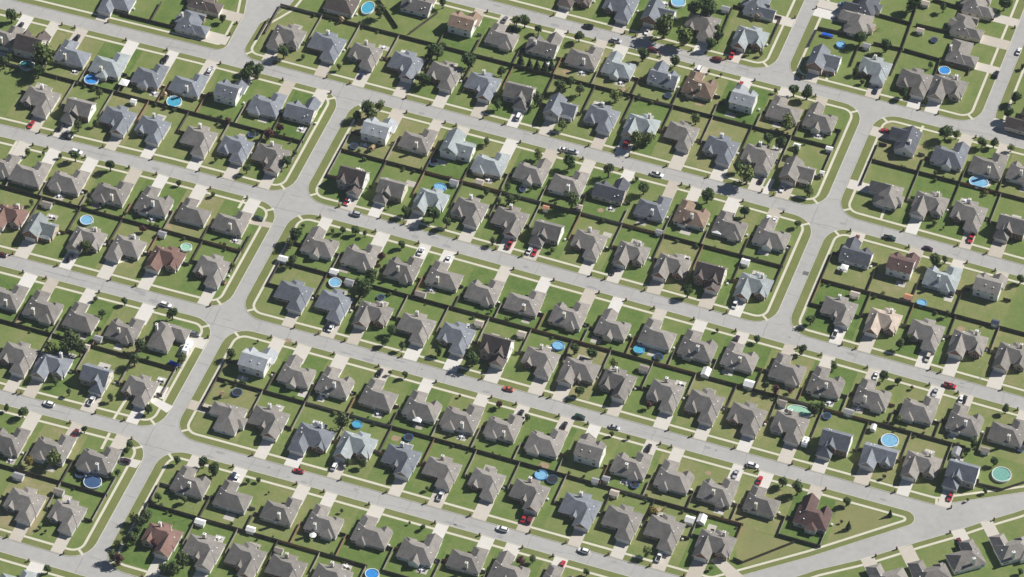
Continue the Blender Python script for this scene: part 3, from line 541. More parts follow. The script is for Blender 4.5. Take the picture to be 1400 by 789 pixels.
# ------------------------------------------------------------------ houses: (tile, x, y, kind, roof, garage side, [facing])
ROWS=[
 # (facing, street, block, rear fence y, houses left to right)
 ('D',1,'left block',None,[('00',630,10,'A','g','l'),('00',1050,112,'A','g','d','R')]),
 ('U',1,'left block',50.6,[('00',15,190,'A','t','r'),('00',165,222,'X','d','r'),('00',393,285,'A','g','l'),('00',583,345,'A','w','r'),('00',800,405,'A','g','r'),('00',1010,452,'A','g','r'),('10',128,482,'D','g','r'),('10',330,552,'C','g','r'),('10',522,592,'G','g','r')]),
 ('D',2,'left block',50.6,[('00',210,530,'A','t','r'),('00',420,585,'E','t','l'),('00',625,640,'A','g','r'),('00',812,692,'A','g','r'),('00',1060,755,'A','t','r'),('11',160,42,'A','g','r'),('11',348,92,'A','t','r')]),
 ('U',2,'left block',-21,[('01',0,128,'C','t','r'),('01',152,182,'C','t','r'),('01',365,217,'C','t','r'),('01',600,280,'C','t','r'),('01',833,335,'C','t','l'),('01',1045,388,'C','t','l'),('11',140,440,'C','t','r')]),
 ('D',3,'left block',-21,[('01',50,412,'B','r','l'),('01',215,470,'F','w','l'),('01',460,545,'B','t','l'),('01',678,585,'A','t','l'),('01',885,650,'B','r','l'),('11',30,700,'A','t','r')]),
 ('U',3,'left block',-94.3,[('02',35,45,'C','t','r'),('02',235,112,'C','t','l'),('02',440,172,'C','t','l'),('02',665,232,'C','t','r'),('02',908,270,'C','t','u','R')]),
 ('D',4,'left block',-94.3,[('02',88,385,'A','t','r'),('02',275,432,'B','g','l'),('02',508,492,'E','g','r'),('02',745,560,'A','t','r')]),
 ('U',4,'left block',-168.8,[('03',35,55,'C','t','r'),('03',280,85,'C','t','r'),('03',525,150,'C','t','r')]),
 ('D',5,'left block',-168.8,[('03',118,395,'A','t','r'),('03',350,450,'A','t','r')]),
 ('U',5,'left block',None,[('03',75,815,'C','w','r')]),
 ('D',1,'middle block',129.8,[('10',435,205,'A','t','l'),('10',650,240,'A','g','r'),('10',860,287,'A','t','r'),('10',1080,342,'A','g','r'),('20',182,397,'A','t','r'),('20',388,452,'A','g','r'),('20',585,500,'E','t','r'),('20',812,575,'F','g','l'),('20',1030,632,'A','g','r'),('30',140,682,'B','w','l'),('30',360,712,'A','t','r'),('31',568,52,'A','g','r'),('31',778,92,'A','t','r'),('31',985,172,'F','t','l')]),
 ('U',1,'middle block',52.2,[('10',930,690,'D','h','r'),('20',45,738,'C','t','r'),('21',262,22,'F','w','l'),('21',430,130,'C','w','r'),('21',660,162,'C','t','r'),('21',855,232,'C','t','r'),('21',1085,275,'G','k','r'),('31',200,370,'C','g','r'),('31',420,402,'C','n','l'),('31',625,462,'C','t','l'),('31',853,512,'C','t','l')]),
 ('D',2,'middle block',52.2,[('11',790,212,'X','d','r'),('11',1000,272,'E','t','l'),('21',108,332,'B','w','l'),('21',318,382,'A','t','r'),('21',535,432,'A','t','r'),('21',738,500,'E','t','l'),('21',962,555,'A','t','r'),('31',92,612,'B','t','l'),('31',305,690,'B','t','l'),('31',512,725,'X','d','r'),('31',752,785,'B','w','l')]),
 ('U',2,'middle block',-20.4,[('11',622,562,'C','t','l'),('11',835,632,'C','t','r'),('11',1060,702,'C','t','r'),('21',190,732,'C','t','l'),('22',393,35,'C','t','r'),('22',612,92,'C','t','r'),('22',852,162,'C','t','r'),('22',1095,222,'C','t','l'),('32',235,262,'C','t','l'),('32',452,325,'C','t','l'),('32',680,382,'C','t','l'),('32',940,442,'C','t','l'),('42',118,522,'C','t','l'),('42',370,585,'C','t','l'),('42',618,658,'C','t','r'),('42',870,722,'C','t','l'),('42',1100,775,'C','t','r')]),
 ('D',3,'middle block',-20.4,[('12',470,50,'A','g','r'),('12',688,97,'A','g','r'),('12',905,152,'B','t','l'),('12',1132,222,'A','t','r'),('22',245,272,'A','g','r'),('22',460,340,'X','d','r'),('22',700,402,'A','t','r'),('22',912,462,'A','t','l'),('22',1112,532,'B','t','r'),('32',270,582,'A','t','r'),('32',480,642,'A','t','r'),('32',708,710,'A','t','r'),('32',945,745,'A','t','r'),('43',160,70,'E','g','l'),('43',400,132,'G','g','l'),('43',628,187,'B','t','l'),('43',848,230,'E','g','l')]),
 ('U',3,'middle block',-92.9,[('12',272,402,'D','h','r'),('12',498,467,'C','t','l'),('12',705,522,'C','t','l'),('12',940,590,'C','t','l'),('22',70,652,'C','t','l'),('22',280,702,'C','t','r'),('22',508,745,'C','t','r'),('23',732,50,'C','t','r'),('23',972,92,'D','t','l'),('33',90,172,'C','t','r'),('33',325,245,'C','t','l'),('33',555,322,'C','t','r'),('33',798,382,'C','t','l'),('33',1078,442,'B','m','l')]),
 ('D',4,'middle block',-92.9,[('12',112,702,'A','t','u','L'),('12',338,722,'A','t','r'),('13',570,55,'A','g','l'),('13',810,82,'B','w','l'),('13',1050,152,'A','g','r'),('23',165,215,'A','t','r'),('23',410,268,'A','t','r'),('23',640,335,'A','t','r'),('23',910,422,'A','g','r'),('23',1138,490,'A','t','r'),('33',262,540,'A','t','r'),('33',540,612,'B','t','l')]),
 ('U',4,'middle block',-166.8,[('03',1030,272,'C','t','l'),('13',148,362,'C','t','l'),('13',400,432,'C','t','r'),('13',642,492,'C','t','l'),('13',905,542,'C','t','l'),('13',1150,640,'C','t','r'),('23',308,682,'C','t','r'),('23',540,752,'C','t','l'),('23',808,800,'C','t','l')]),
 ('D',5,'middle block',-166.8,[('03',855,590,'B','r','r'),('03',1080,655,'A','t','r'),('13',208,692,'A','t','r'),('13',430,745,'A','t','r'),('13',680,788,'A','t','r')]),
 ('D',0,'middle block',None,[('20',900,-20,'A','d','l'),('20',1130,32,'A','g','r'),('30',240,60,'F','g','l'),('30',470,127,'A','t','r'),('30',730,202,'B','w','l'),('30',795,22,'A','g','d','R')]),
 ('U',0,'middle block',129.8,[('20',290,110,'D','n','r'),('20',500,192,'C','t','l'),('20',722,242,'G','t','r'),('20',940,297,'C','t','r'),('20',1130,352,'C','w','l'),('30',265,412,'G','g','l'),('30',465,452,'C','n','l'),('30',690,530,'D','h','l'),('30',918,592,'C','t','l'),('40',85,640,'C','t','l')]),
 ('U',0,'right block',128.3,[('40',545,750,'G','k','u','L'),('41',782,82,'C','g','r'),('41',990,132,'C','t','r'),('41',1190,165,'C','t','r')]),
 ('D',1,'right block',128.3,[('41',430,287,'B','t','u','L'),('41',672,352,'B','t','l'),('41',882,402,'A','t','r'),('41',1115,475,'E','t','l')]),
 ('U',1,'right block',50.6,[('41',278,620,'G','k','l'),('41',525,668,'D','m','r'),('41',742,742,'C','w','r'),('42',1000,-20,'D','t','r')]),
 ('D',2,'right block',50.6,[('42',180,132,'A','t','r'),('42',420,197,'B','b','l'),('42',650,258,'A','t','r'),('42',880,312,'B','t','l'),('42',1122,382,'B','t','l')]),
 ('T',0,'upper block',None,[('40',310,15,'A','k','d','L'),('40',270,112,'A','t','u','L'),('40',105,312,'F','g','d','D')]),
 ('D',0,'upper block',None,[('40',375,367,'A','w','r'),('40',587,442,'A','t','r'),('40',770,472,'B','t','l')]),
 ('V',0,'upper block',None,[('40',950,15,'A','t','d','R'),('40',885,132,'A','t','d','R'),('40',860,272,'C','t','d','R')]),
 ('W',0,'corner',None,[('40',1195,640,'A','d','d','L')]),
 ('Y',1,'left block',None,[('00',1120,-8,'A','d','d','R'),('10',740,8,'C','d','r','U'),('10',1150,18,'G','t','r','U')]),
 ('Z',5,'corner',None,[('43',455,775,'C','t','l'),('43',680,752,'C','t','l'),('43',862,662,'C','t','r'),('43',1120,612,'C','t','l')]),
]
ORD=['first','second','third','fourth','fifth','sixth','seventh','eighth','ninth','tenth','eleventh','twelfth','thirteenth','fourteenth','fifteenth','sixteenth','seventeenth','eighteenth']
def row_ref(f,k,blk,i,n):
    if f=='T': return ['topmost','middle','corner'][i]+' house right of the top cross street'
    if f=='V': return ['topmost','middle','lowest'][i]+' house facing the top right side street'
    if f=='W': return 'topmost house cut by the right edge'
    if f=='Y': return ['upper house left of the curving side street','first top house right of curving street','second top house right of curving street'][i]
    if f=='Z': return ORD[i]+' house below the diagonal road'
    return '%s house %s %s, %s'%(ORD[i],'above' if f=='D' else 'below',STREET_NAME[k],blk)
CNAME={'t':'taupe','g':'slate grey','w':'pale grey','d':'dark brown','r':'reddish brown','b':'pinkish beige','m':'maroon','k':'charcoal','h':'very pale grey','n':'brown'}
KNAME={'A':'hip roofed','C':'hip roofed','B':'twin gabled','D':'two storey','E':'tall gabled','X':'steep gabled','F':'front gabled','G':'gabled'}
HOUSES=[]   # dicts used by everything that refers to a house
rh=random.Random(11)
for f,k,blk,yr,lst in ROWS:
    loc=[]
    for i,h in enumerate(lst):
        t,x,y,kind,col,side=h[:6]; fac=h[6] if len(h)>6 else (f if f in 'DU' else {'Z':'Z'}.get(f,'D'))
        X,Y=GT(t,x,y,HEIGHT[kind]); loc.append([X,Y])
    straight=[q for q,h in zip(loc,lst) if len(h)<=6]
    med=sorted((q[1]-SY(k,q[0])) for q in straight)[len(straight)//2] if (f in 'DU' and straight) else 0
    for i,h in enumerate(lst):
        t,x,y,kind,col,side=h[:6]; fac=h[6] if len(h)>6 else (f if f in 'DU' else {'Z':'Z'}.get(f,'D'))
        X,Y=loc[i]
        if f in 'DU' and len(h)<=6: Y=SY(k,X)+med+(Y-SY(k,X)-med)*.6
        if fac=='U': Y+=1.1
        rz={'D':0,'U':PI,'R':PI/2,'L':-PI/2,'Z':PI+math.radians(38)}[fac]
        right=(side in 'r') if fac in 'DUZ' else (side=='u')
        mir={'D':not right,'U':right,'Z':right,'R':not right,'L':right}[fac]
        kk=kind
        if kind=='A': kk=rh.choice(['A1','A2','A3','A4','A1']) if fac!='U' else rh.choice(['A1','A4','C2','C4'])
        if kind=='C': kk=rh.choice(['C1','C2','C3','C4','C4','C2'])
        HOUSES.append(dict(x=X,y=Y,rz=rz,mir=mir,kind=kk,k0=kind,col=col,f=f,fac=fac,k=k,blk=blk,yr=yr,i=i,n=len(lst),ref=row_ref(f,k,blk,i,len(lst)),off=med))
for hI,h in enumerate(HOUSES):
    parts,g=house_proto(h['kind'],h['mir'])
    r=random.Random(hI*7+1); s=r.uniform(.96,1.04)
    if h['f']=='Z': s=1.0
    root=empty('house',(h['x'],h['y'],ZL),h['rz']+r.uniform(-.012,.012)); root.scale=(s*r.uniform(.96,1.04),s*r.uniform(.95,1.03),s*r.uniform(.93,1.06))
    a=CNAME[h['col']]; ref=h['ref']
    if h['f'] in 'DU': lab='%s %s %s'%(a,KNAME[h['k0']],ref)
    else: lab='%s roofed %s'%(a,ref)
    props(root,lab,'house','houses of the suburb'); h['root']=root; h['s']=s
    if h['col']=='r' or h['k0']=='D' and h['col']=='m': side=SIDE[1]
    else: side=SIDE[r.choice([0,0,0,1,1,2,3])]
    if h['k0'] in 'DE' or h['col']=='m': side=SIDE[r.choice([1,1,0])] if h['k0']!='D' else SIDE[1]
    brick=BRICK[r.choice([0,1,1,2,0])]
    mm={'side':side,'brick':brick,'roof':ROOF[h['col']],'trim':M['trim'] if r.random()<.6 else M['white'],'garage':M['garage'],'door':M['door'],'white':M['white'],'glass':M['glass'],'dark':M['dark']}
    made=[]
    for n,me,mk,par in parts:
        if n=='chimney' and (hI*37%10)<4: made.append(None); continue
        o=obj(n,me,made[par] if par is not None else root); made.append(o)
        for si,key in enumerate(mk):
            o.material_slots[si].link='OBJECT'; o.material_slots[si].material=mm[key]
    # garage front in the world
    c,sn=math.cos(h['rz']),math.sin(h['rz'])
    h['gar']=(h['x']+s*(c*g[0]-sn*g[1]), h['y']+s*(sn*g[0]+c*g[1])); h['dir']=(sn,-c)
# ------------------------------------------------------------------ driveways and mailboxes
def quad_strip(name,pts,hw,zs,m,label,cat):
    b=MB(); 
    for (p,q,za,zb) in zip(pts,pts[1:],zs,zs[1:]):
        L=math.hypot(q[0]-p[0],q[1]-p[1]); nx,ny=-(q[1]-p[1])/L,(q[0]-p[0])/L
        b.face(((p[0]-nx*hw[0],p[1]-ny*hw[0],za),(p[0]+nx*hw[0],p[1]+ny*hw[0],za),(q[0]+nx*hw[1],q[1]+ny*hw[1],zb),(q[0]-nx*hw[1],q[1]-ny*hw[1],zb))[::-1])
    o=obj(name,b.mesh(name,[m])); props(o,label,cat,kind='structure'); return o
boxme=MB(); boxme.box(-.28,.28,-.28,.28,0,1.15); boxme.box(-.34,.34,-.34,.34,1.15,1.3); boxme.prism([(-.12,1.3),(.12,1.3),(.12,1.5),(.07,1.57),(-.07,1.57),(-.12,1.5)],'y',-.36,.36)
boxme=boxme.mesh('mailbox',[M['mailbox']])
def diag_kerb(side):
    return [(dk[0][0]-6,dk[0][1])]+dk if side<0 else None
for hI,h in enumerate(HOUSES):
    gx,gy=h['gar']; dx,dy=h['dir']; r=random.Random(hI+900)
    if h['fac'] in 'DU':
        k=h['k'] 
        yk=SY(k,gx)+(RWE if h['fac']=='D' else -RWE)
        if h['fac']=='U' and h['f']=='Y': continue
        end=(gx,yk); dist=abs(gy-yk)
    elif h['fac']=='R':
        xk={'left block':-171.3 if h['f'] in 'DY' and h['k']==1 else XA-RWC,'middle block':XC-RWC,'upper block':XD-RWC}[h['blk']]; end=(xk,gy); dist=abs(gx-xk)
    elif h['fac']=='L':
        xk={'middle block':XA+RWC,'right block':XB+RWC,'upper block':XC+RWC,'corner':XD+RWC}[h['blk']]; end=(xk,gy); dist=abs(gx-xk)
    else:
        # walk out along the driveway until the kerb of the diagonal road
        dist=4
        while dist<40:
            p=(gx+dx*dist,gy+dy*dist); best=None
            for a,b2 in zip(dk,dk[1:]):
                if a[0]<=p[0]<=b2[0]: best=a[1]+(b2[1]-a[1])*(p[0]-a[0])/(b2[0]-a[0])
            if best is not None and p[1]>best: break
            dist+=.25
        end=(gx+dx*dist,gy+dy*dist)
    h['dist']=dist
    P0=(gx-dx*.3,gy-dy*.3); P1=(end[0]-dx*.5,end[1]-dy*.5); P2=(end[0]+dx*.15,end[1]+dy*.15)
    wdt=r.choice([2.6,2.75,2.9,3.1])
    quad_strip('driveway',[P0,P1,P2],(wdt,wdt),(ZL+.03,ZL+.03,.02),M['drive'],'concrete driveway of the '+h['ref'],'driveway')
    if h['fac'] in 'DUZ' or hI%2:
        sd=r.choice((-1,1)); nx,ny=-dy,dx
        mx,my=end[0]-dx*.8+nx*sd*(wdt+.7),end[1]-dy*.8+ny*sd*(wdt+.7)
        o=obj('mailbox',boxme,None,(mx,my,ZL),h['rz']); props(o,'brown mailbox by the driveway of '+h['ref'],'mailbox','kerbside mailboxes')
# ------------------------------------------------------------------ lots: lawns and board fences
TINT=[('00',20,440,.15),('00',570,240,.1),('12',400,600,.1),('10',340,450,.05),('10',540,700,.05),('21',200,180,.05),('30',650,620,.0),('20',290,180,.1),('33',1000,550,.05),('42',60,200,.0),('02',300,760,.05),('03',900,460,.0),('22',800,60,.1),('22',650,200,.1),('10',130,440,.3),
('41',300,730,.75),('42',1000,150,1.0),('42',450,20,.85),('33',750,600,1.0),('20',870,380,.8),('30',430,600,.8),('11',100,330,.95),('22',980,350,.95),('32',560,540,.75),('11',1080,110,.9),('02',580,80,.9),('03',20,470,1.0),('41',1130,230,.85),('30',750,220,.7),('20',60,80,.8),('42',860,160,.75),('23',850,200,.6),('31',1050,120,.6)]
def lawn(x0,x1,y0,y1,ref):
    if x1-x0<3 or y1-y0<3: return
    b=MB(); n=4
    b.face(((x0,y0,ZL+.005),(x1,y0,ZL+.005),(x1,y1,ZL+.005),(x0,y1,ZL+.005)))
    v=random.Random(int(x0*31+y0*17)).uniform(.12,.88)
    for t,x,y,q in TINT:
        X,Y=GT(t,x,y)
        if x0<X<x1 and y0<Y<y1: v=q
    o=obj('lawn',b.mesh('lawn',[M['lawn']])); o.color=(v,v,v,1)
    props(o,'mown lawn around the '+ref,'lawn',kind='structure')
YARD={}
def fence(p,q,ref,how,m=None,h=1.7,seed=0):
    """one run of boards with posts and rails; all runs of a yard belong to one fence"""
    L=math.hypot(q[0]-p[0],q[1]-p[1])
    if L<1.5: return
    r=random.Random(seed); b=MB(); n=max(2,int(L/.45)); wv=L/n
    for k in range(n):
        o=.02 if k%2 else -.02; t=h+r.uniform(-.04,.04)
        b.box(k*wv,(k+1)*wv-.012,-.03+o,.02+o,.02,t)
    for k in range(int(L/2.6)+1):
        x=min(k*2.6,L-.1); b.box(x,x+.1,.045,.15,0,h-.05)
    b.box(.12,L-.02,.0452,.09,.4,.5); b.box(.12,L-.02,.0452,.09,h-.5,h-.4)
    if ref not in YARD:
        YARD[ref]=empty('yard_fence',(p[0],p[1],ZL-.02)); props(YARD[ref],'board fence round the yard of '+ref,'fence','board fences between the yards')
    root=YARD[ref]
    o=obj(how,b.mesh(how,[m or M['fence']]),root,(p[0]-root.location.x,p[1]-root.location.y,0),math.atan2(q[1]-p[1],q[0]-p[0]))
FM=lambda r,sd=0: r.choice([M['fence']]*(3 if sd else 8)+[M['fence_grey']]*(5 if sd else 1)+[M['fence_new']])  # lighter mix on side runs, darker elsewhere: sun and shade put into colour
XLIM={'left block':(-420,XA-RW-4.4),'middle block':(XA+RW+4.4,XB-RW-4.4),'right block':(XB+RW+4.4,420)}
for f,k,blk,yr,lst in ROWS:
    if f not in 'DU': continue
    hs=[h for h in HOUSES if h['f']==f and h['k']==k and h['blk']==blk]
    hs.sort(key=lambda h:h['x'])
    lo,hi=XLIM.get(blk,(-420,420))
    if blk=='middle block':
        if (f,k) in (('U',2),('D',3)): hi=240 if f=='U' else 207
        elif (f,k) in (('U',3),('D',4)): hi=166 if f=='U' else 133
        elif (f,k) in (('U',4),('D',5)): hi=110
        elif f=='D' and k==0: lo,hi=-60,XC-RW-4.4
        elif f=='U' and k==0: lo=-82
        elif f=='D' and k==1: lo=-158
    xs=[h['x'] for h in hs]
    if blk=='middle block' and f=='D' and k==0: hs=hs[:5]; xs=xs[:5]; hs.sort(key=lambda h:h['x']); xs=sorted(xs)
    pit=21.0
    bounds=[max(lo,xs[0]-pit*.52)]+[(a+b)/2 for a,b in zip(xs,xs[1:])]+[min(hi,xs[-1]+pit*.52)]
    if xs[0]-lo<pit*1.0: bounds[0]=lo
    if hi-xs[-1]<pit*1.0: bounds[-1]=hi
    for i,h in enumerate(hs):
        r=random.Random(int(h['x']*10)+k*77); x0,x1=bounds[i],bounds[i+1]; s=1 if f=='D' else -1
        ys=SY(k,h['x'])+s*(RW+4.3); yb=yr if yr is not None else ys+s*33
        yb_=yb
        lawn(x0,x1,min(ys,yb),max(ys,yb),h['ref'])
        h['lot']=(x0,x1,ys,yb)
        if yr is None: continue
        ymid=h['y']+s*r.uniform(1.5,4.5)       # where the side fence meets the house line
        # rear fence: drawn once, by the upper row of each block (front towards -y) if there is one
        if f=='D' : 
            if not (blk=='right block' and k==2 and i<0): fence((x0,yr+.1),(x1,yr+.1),h['ref'],'rear_fence',FM(r),seed=int(x0*9))
        elif not any(g2['f']=='D' and g2['blk']==blk and g2['yr']==yr and abs(g2['x']-h['x'])<14 for g2 in HOUSES):
            fence((x0,yr+.1),(x1,yr+.1),h['ref'],'rear_fence',FM(r),seed=int(x0*9))
        if i>0:
            a,b2=sorted((ymid,yr-s*.15)); fence((x0,a),(x0,b2),h['ref'],'side_fence',FM(r,1),seed=int(x0*5))
        elif bounds[0]>lo-.1 and lo>-300:
            a,b2=sorted((ymid,yr-s*.15)); fence((x0+.4,a),(x0+.4,b2),h['ref'],'side_fence',FM(r,1),seed=int(x0*5))
        if i==len(hs)-1 and hi<300:
            a,b2=sorted((ymid,yr-s*.15)); fence((x1-.4,a),(x1-.4,b2),h['ref'],'side_fence',FM(r,1),seed=int(x1*5))
        if r.random()<.75: fence((x0+.2,ymid),(h['x']-7.2,ymid),h['ref'],'front_fence',FM(r),seed=int(x0*3))
        if r.random()<.75: fence((h['x']+7.2,ymid),(x1-.2,ymid),h['ref'],'front_fence',FM(r),seed=int(x1*3))

# yards whose fences do not follow the regular lot lines
def runs(ref_xy,pts,m=None):
    w=[GT(t,x,y) for t,x,y in pts]
    c=min(HOUSES,key=lambda h:(h['x']-ref_xy[0])**2+(h['y']-ref_xy[1])**2)
    for n,(a,b) in enumerate(zip(w,w[1:])): fence(a,b,c['ref'],'rear_fence' if n==0 else 'side_fence',m or M['fence'],seed=int(a[0]*3+n))
runs(GT('43',848,230),[('43',925,292),('43',1062,325),('43',1184,285)])
for rx,pts in ((('33',540,612),[('33',640,695),('33',690,718),('33',970,608)]),(('40',270,112),[('40',380,82),('40',575,135)]),(('40',310,15),[('40',610,30),('40',575,135)]),(('40',375,367),[('40',575,135),('40',525,275),('40',465,410)]),
    (('40',885,132),[('40',600,140),('40',800,185)]),(('40',860,272),[('40',535,275),('40',730,330),('40',715,380)]),(('40',105,312),[('40',25,255),('40',72,158),('40',290,205)]),
    (('40',375,367),[('40',300,238),('40',250,360)]),(('40',587,442),[('40',715,380),('40',665,500)]),(('40',770,472),[('40',735,340),('40',890,385),('40',880,410)]),
    (('40',375,367),[('40',370,240),('40',530,275)]),(('40',950,15),[('40',690,5),('40',860,55)]),(('30',730,202),[('30',640,40),('30',900,105),('30',840,240)]),(('30',730,202),[('30',640,40),('30',585,175)]),
    (('00',630,10),[('00',660,85),('00',965,160)]),(('00',1050,112),[('00',870,20),('00',815,120)]),(('10',740,8),[('10',935,0),('10',1040,155)]),(('20',290,110),[('20',0,187),('20',152,75)]),
    (('10',435,205),[('10',285,215),('10',345,110)])):
    runs(GT(*rx),pts)
# ------------------------------------------------------------------ labels that single a thing out by the house it stands beside
def near(x,y):
    best,bd=None,1e9
    for h in HOUSES:
        d=(h['x']-x)**2+((h['y']-y)*.9)**2
        if d<bd: best,bd=h,d
    dx,dy=x-best['x'],y-best['y']; c,s=math.cos(best['rz']),math.sin(best['rz'])
    lx,ly=c*dx+s*dy,-s*dx+c*dy
    if ly<-6.5: rel='in front of'
    elif ly>7.5: rel='behind'
    else: rel='right of' if dx>0 else 'left of'
    return best,rel
PENDING=[]
def later(o,desc,cat,group,x,y,rel=None):
    h,rl=near(x,y); PENDING.append([o,desc,cat,group,rel or rl,h['ref'],x,y])
def flush():
    seen={}
    for p in PENDING: seen.setdefault((p[1],p[4],p[5]),[]).append(p)
    for key,ps in seen.items():
        ps.sort(key=lambda p:p[6]*.949+p[7]*.316); n=len(ps)
        pos={1:[''],2:['left ','right '],3:['left ','middle ','right ']}.get(n,[ORD[i]+' ' for i in range(n)])
        for q,(o,desc,cat,grp,rel,ref,x,y) in zip(pos,ps): t='%s%s %s %s'%(q,desc,rel,ref); props(o,t if len(t.split())<17 else t.replace('by back fence behind','behind').replace('small ','').replace('tall ',''),cat,grp)
# ------------------------------------------------------------------ trees
def crown_mesh(kind,seed):
    r=random.Random(seed); b=MB()
    nb=r.randint(5,8) if kind!='c' else 1
    lobes=[]
    for i in range(nb):
        a=2*PI*i/nb+r.uniform(-.5,.5); q=r.uniform(.25,.55) if kind!='s' else r.uniform(.15,.4)
        lobes.append((q*math.cos(a),q*math.sin(a),r.uniform(-.35,.5),r.uniform(.42,.62)))
    lobes.append((0,0,.25,.66))
    def inside():
        l=r.choice(lobes); 
        while True:
            v=Vector((r.uniform(-1,1),r.uniform(-1,1),r.uniform(-1,1)))
            if .3<v.length<1: break
        v=v.normalized()*(r.uniform(.55,1.06) if kind!='l' else r.uniform(.4,1.15))
        return Vector((l[0]+v.x*l[3],l[1]+v.y*l[3],l[2]+v.z*l[3]*1.05)),v
    n={'r':950,'l':620,'s':520,'c':800,'p':700,'y':600}[kind]
    for k in range(n):
        if kind=='c':
            z=r.random()**1.3; rr=(1-z)*.72+.03; a=r.uniform(0,2*PI); q=rr*r.uniform(.6,1.08)
            c=Vector((q*math.cos(a),q*math.sin(a),-1+2.6*z)); v=Vector((math.cos(a),math.sin(a),.5))
        else: c,v=inside()
        s=r.uniform(.085,.16)*(1.15 if kind=='l' else 1)
        nrm=(v.normalized()+Vector((r.gauss(0,.5),r.gauss(0,.5),r.gauss(0,.5)+.25))).normalized()
        t=nrm.orthogonal().normalized(); t=(Matrix.Rotation(r.uniform(0,2*PI),3,nrm)@t); u=nrm.cross(t)
        b.face([c+t*s,c+u*s*.7,c-t*s,c-u*s*.7] if r.random()<.6 else [c+t*s,c+t*.3*s+u*s*.8,c-t*.8*s+u*.3*s,c-t*.6*s-u*.6*s,c+t*.4*s-u*.7*s])
    # limbs inside the crown
    for l in lobes[:5]:
        p0,p1=Vector((0,0,-1)),Vector((l[0]*1.2,l[1]*1.2,l[2]+.2))
        d=(p1-p0).normalized(); t=d.orthogonal().normalized(); u=d.cross(t)
        for k in range(4):
            a,a2=PI/2*k,PI/2*(k+1); q=lambda w,p,ang:p+t*w*math.cos(ang)+u*w*math.sin(ang)
            b.face([q(.05,p0,a),q(.05,p0,a2),q(.012,p1,a2),q(.012,p1,a)],1)
    return b
TREE_ME={k:[crown_mesh(k,i*13+ord(k)).mesh('crown',[LEAF[k],M['bark']]) for i in range(4 if k in 'rls' else 2)] for k in 'rlscpy'}
def trunk_mesh(seed):
    r=random.Random(seed); b=MB(); x=y=0; segs=4
    for k in range(segs):
        nx,ny=x+r.uniform(-.04,.04),y+r.uniform(-.04,.04); z0,z1=k/segs,(k+1)/segs; r0,r1=.13*(1-.45*z0)*(1.5 if k==0 else 1),.13*(1-.45*z1)
        for i in range(7):
            a,c=2*PI*i/7,2*PI*(i+1)/7
            b.face(((x+r0*math.cos(a),y+r0*math.sin(a),z0),(x+r0*math.cos(c),y+r0*math.sin(c),z0),(nx+r1*math.cos(c),ny+r1*math.sin(c),z1),(nx+r1*math.cos(a),ny+r1*math.sin(a),z1)))
        x,y=nx,ny
    return b.mesh('trunk',[M['bark']])
TRUNKS=[trunk_mesh(i) for i in range(3)]
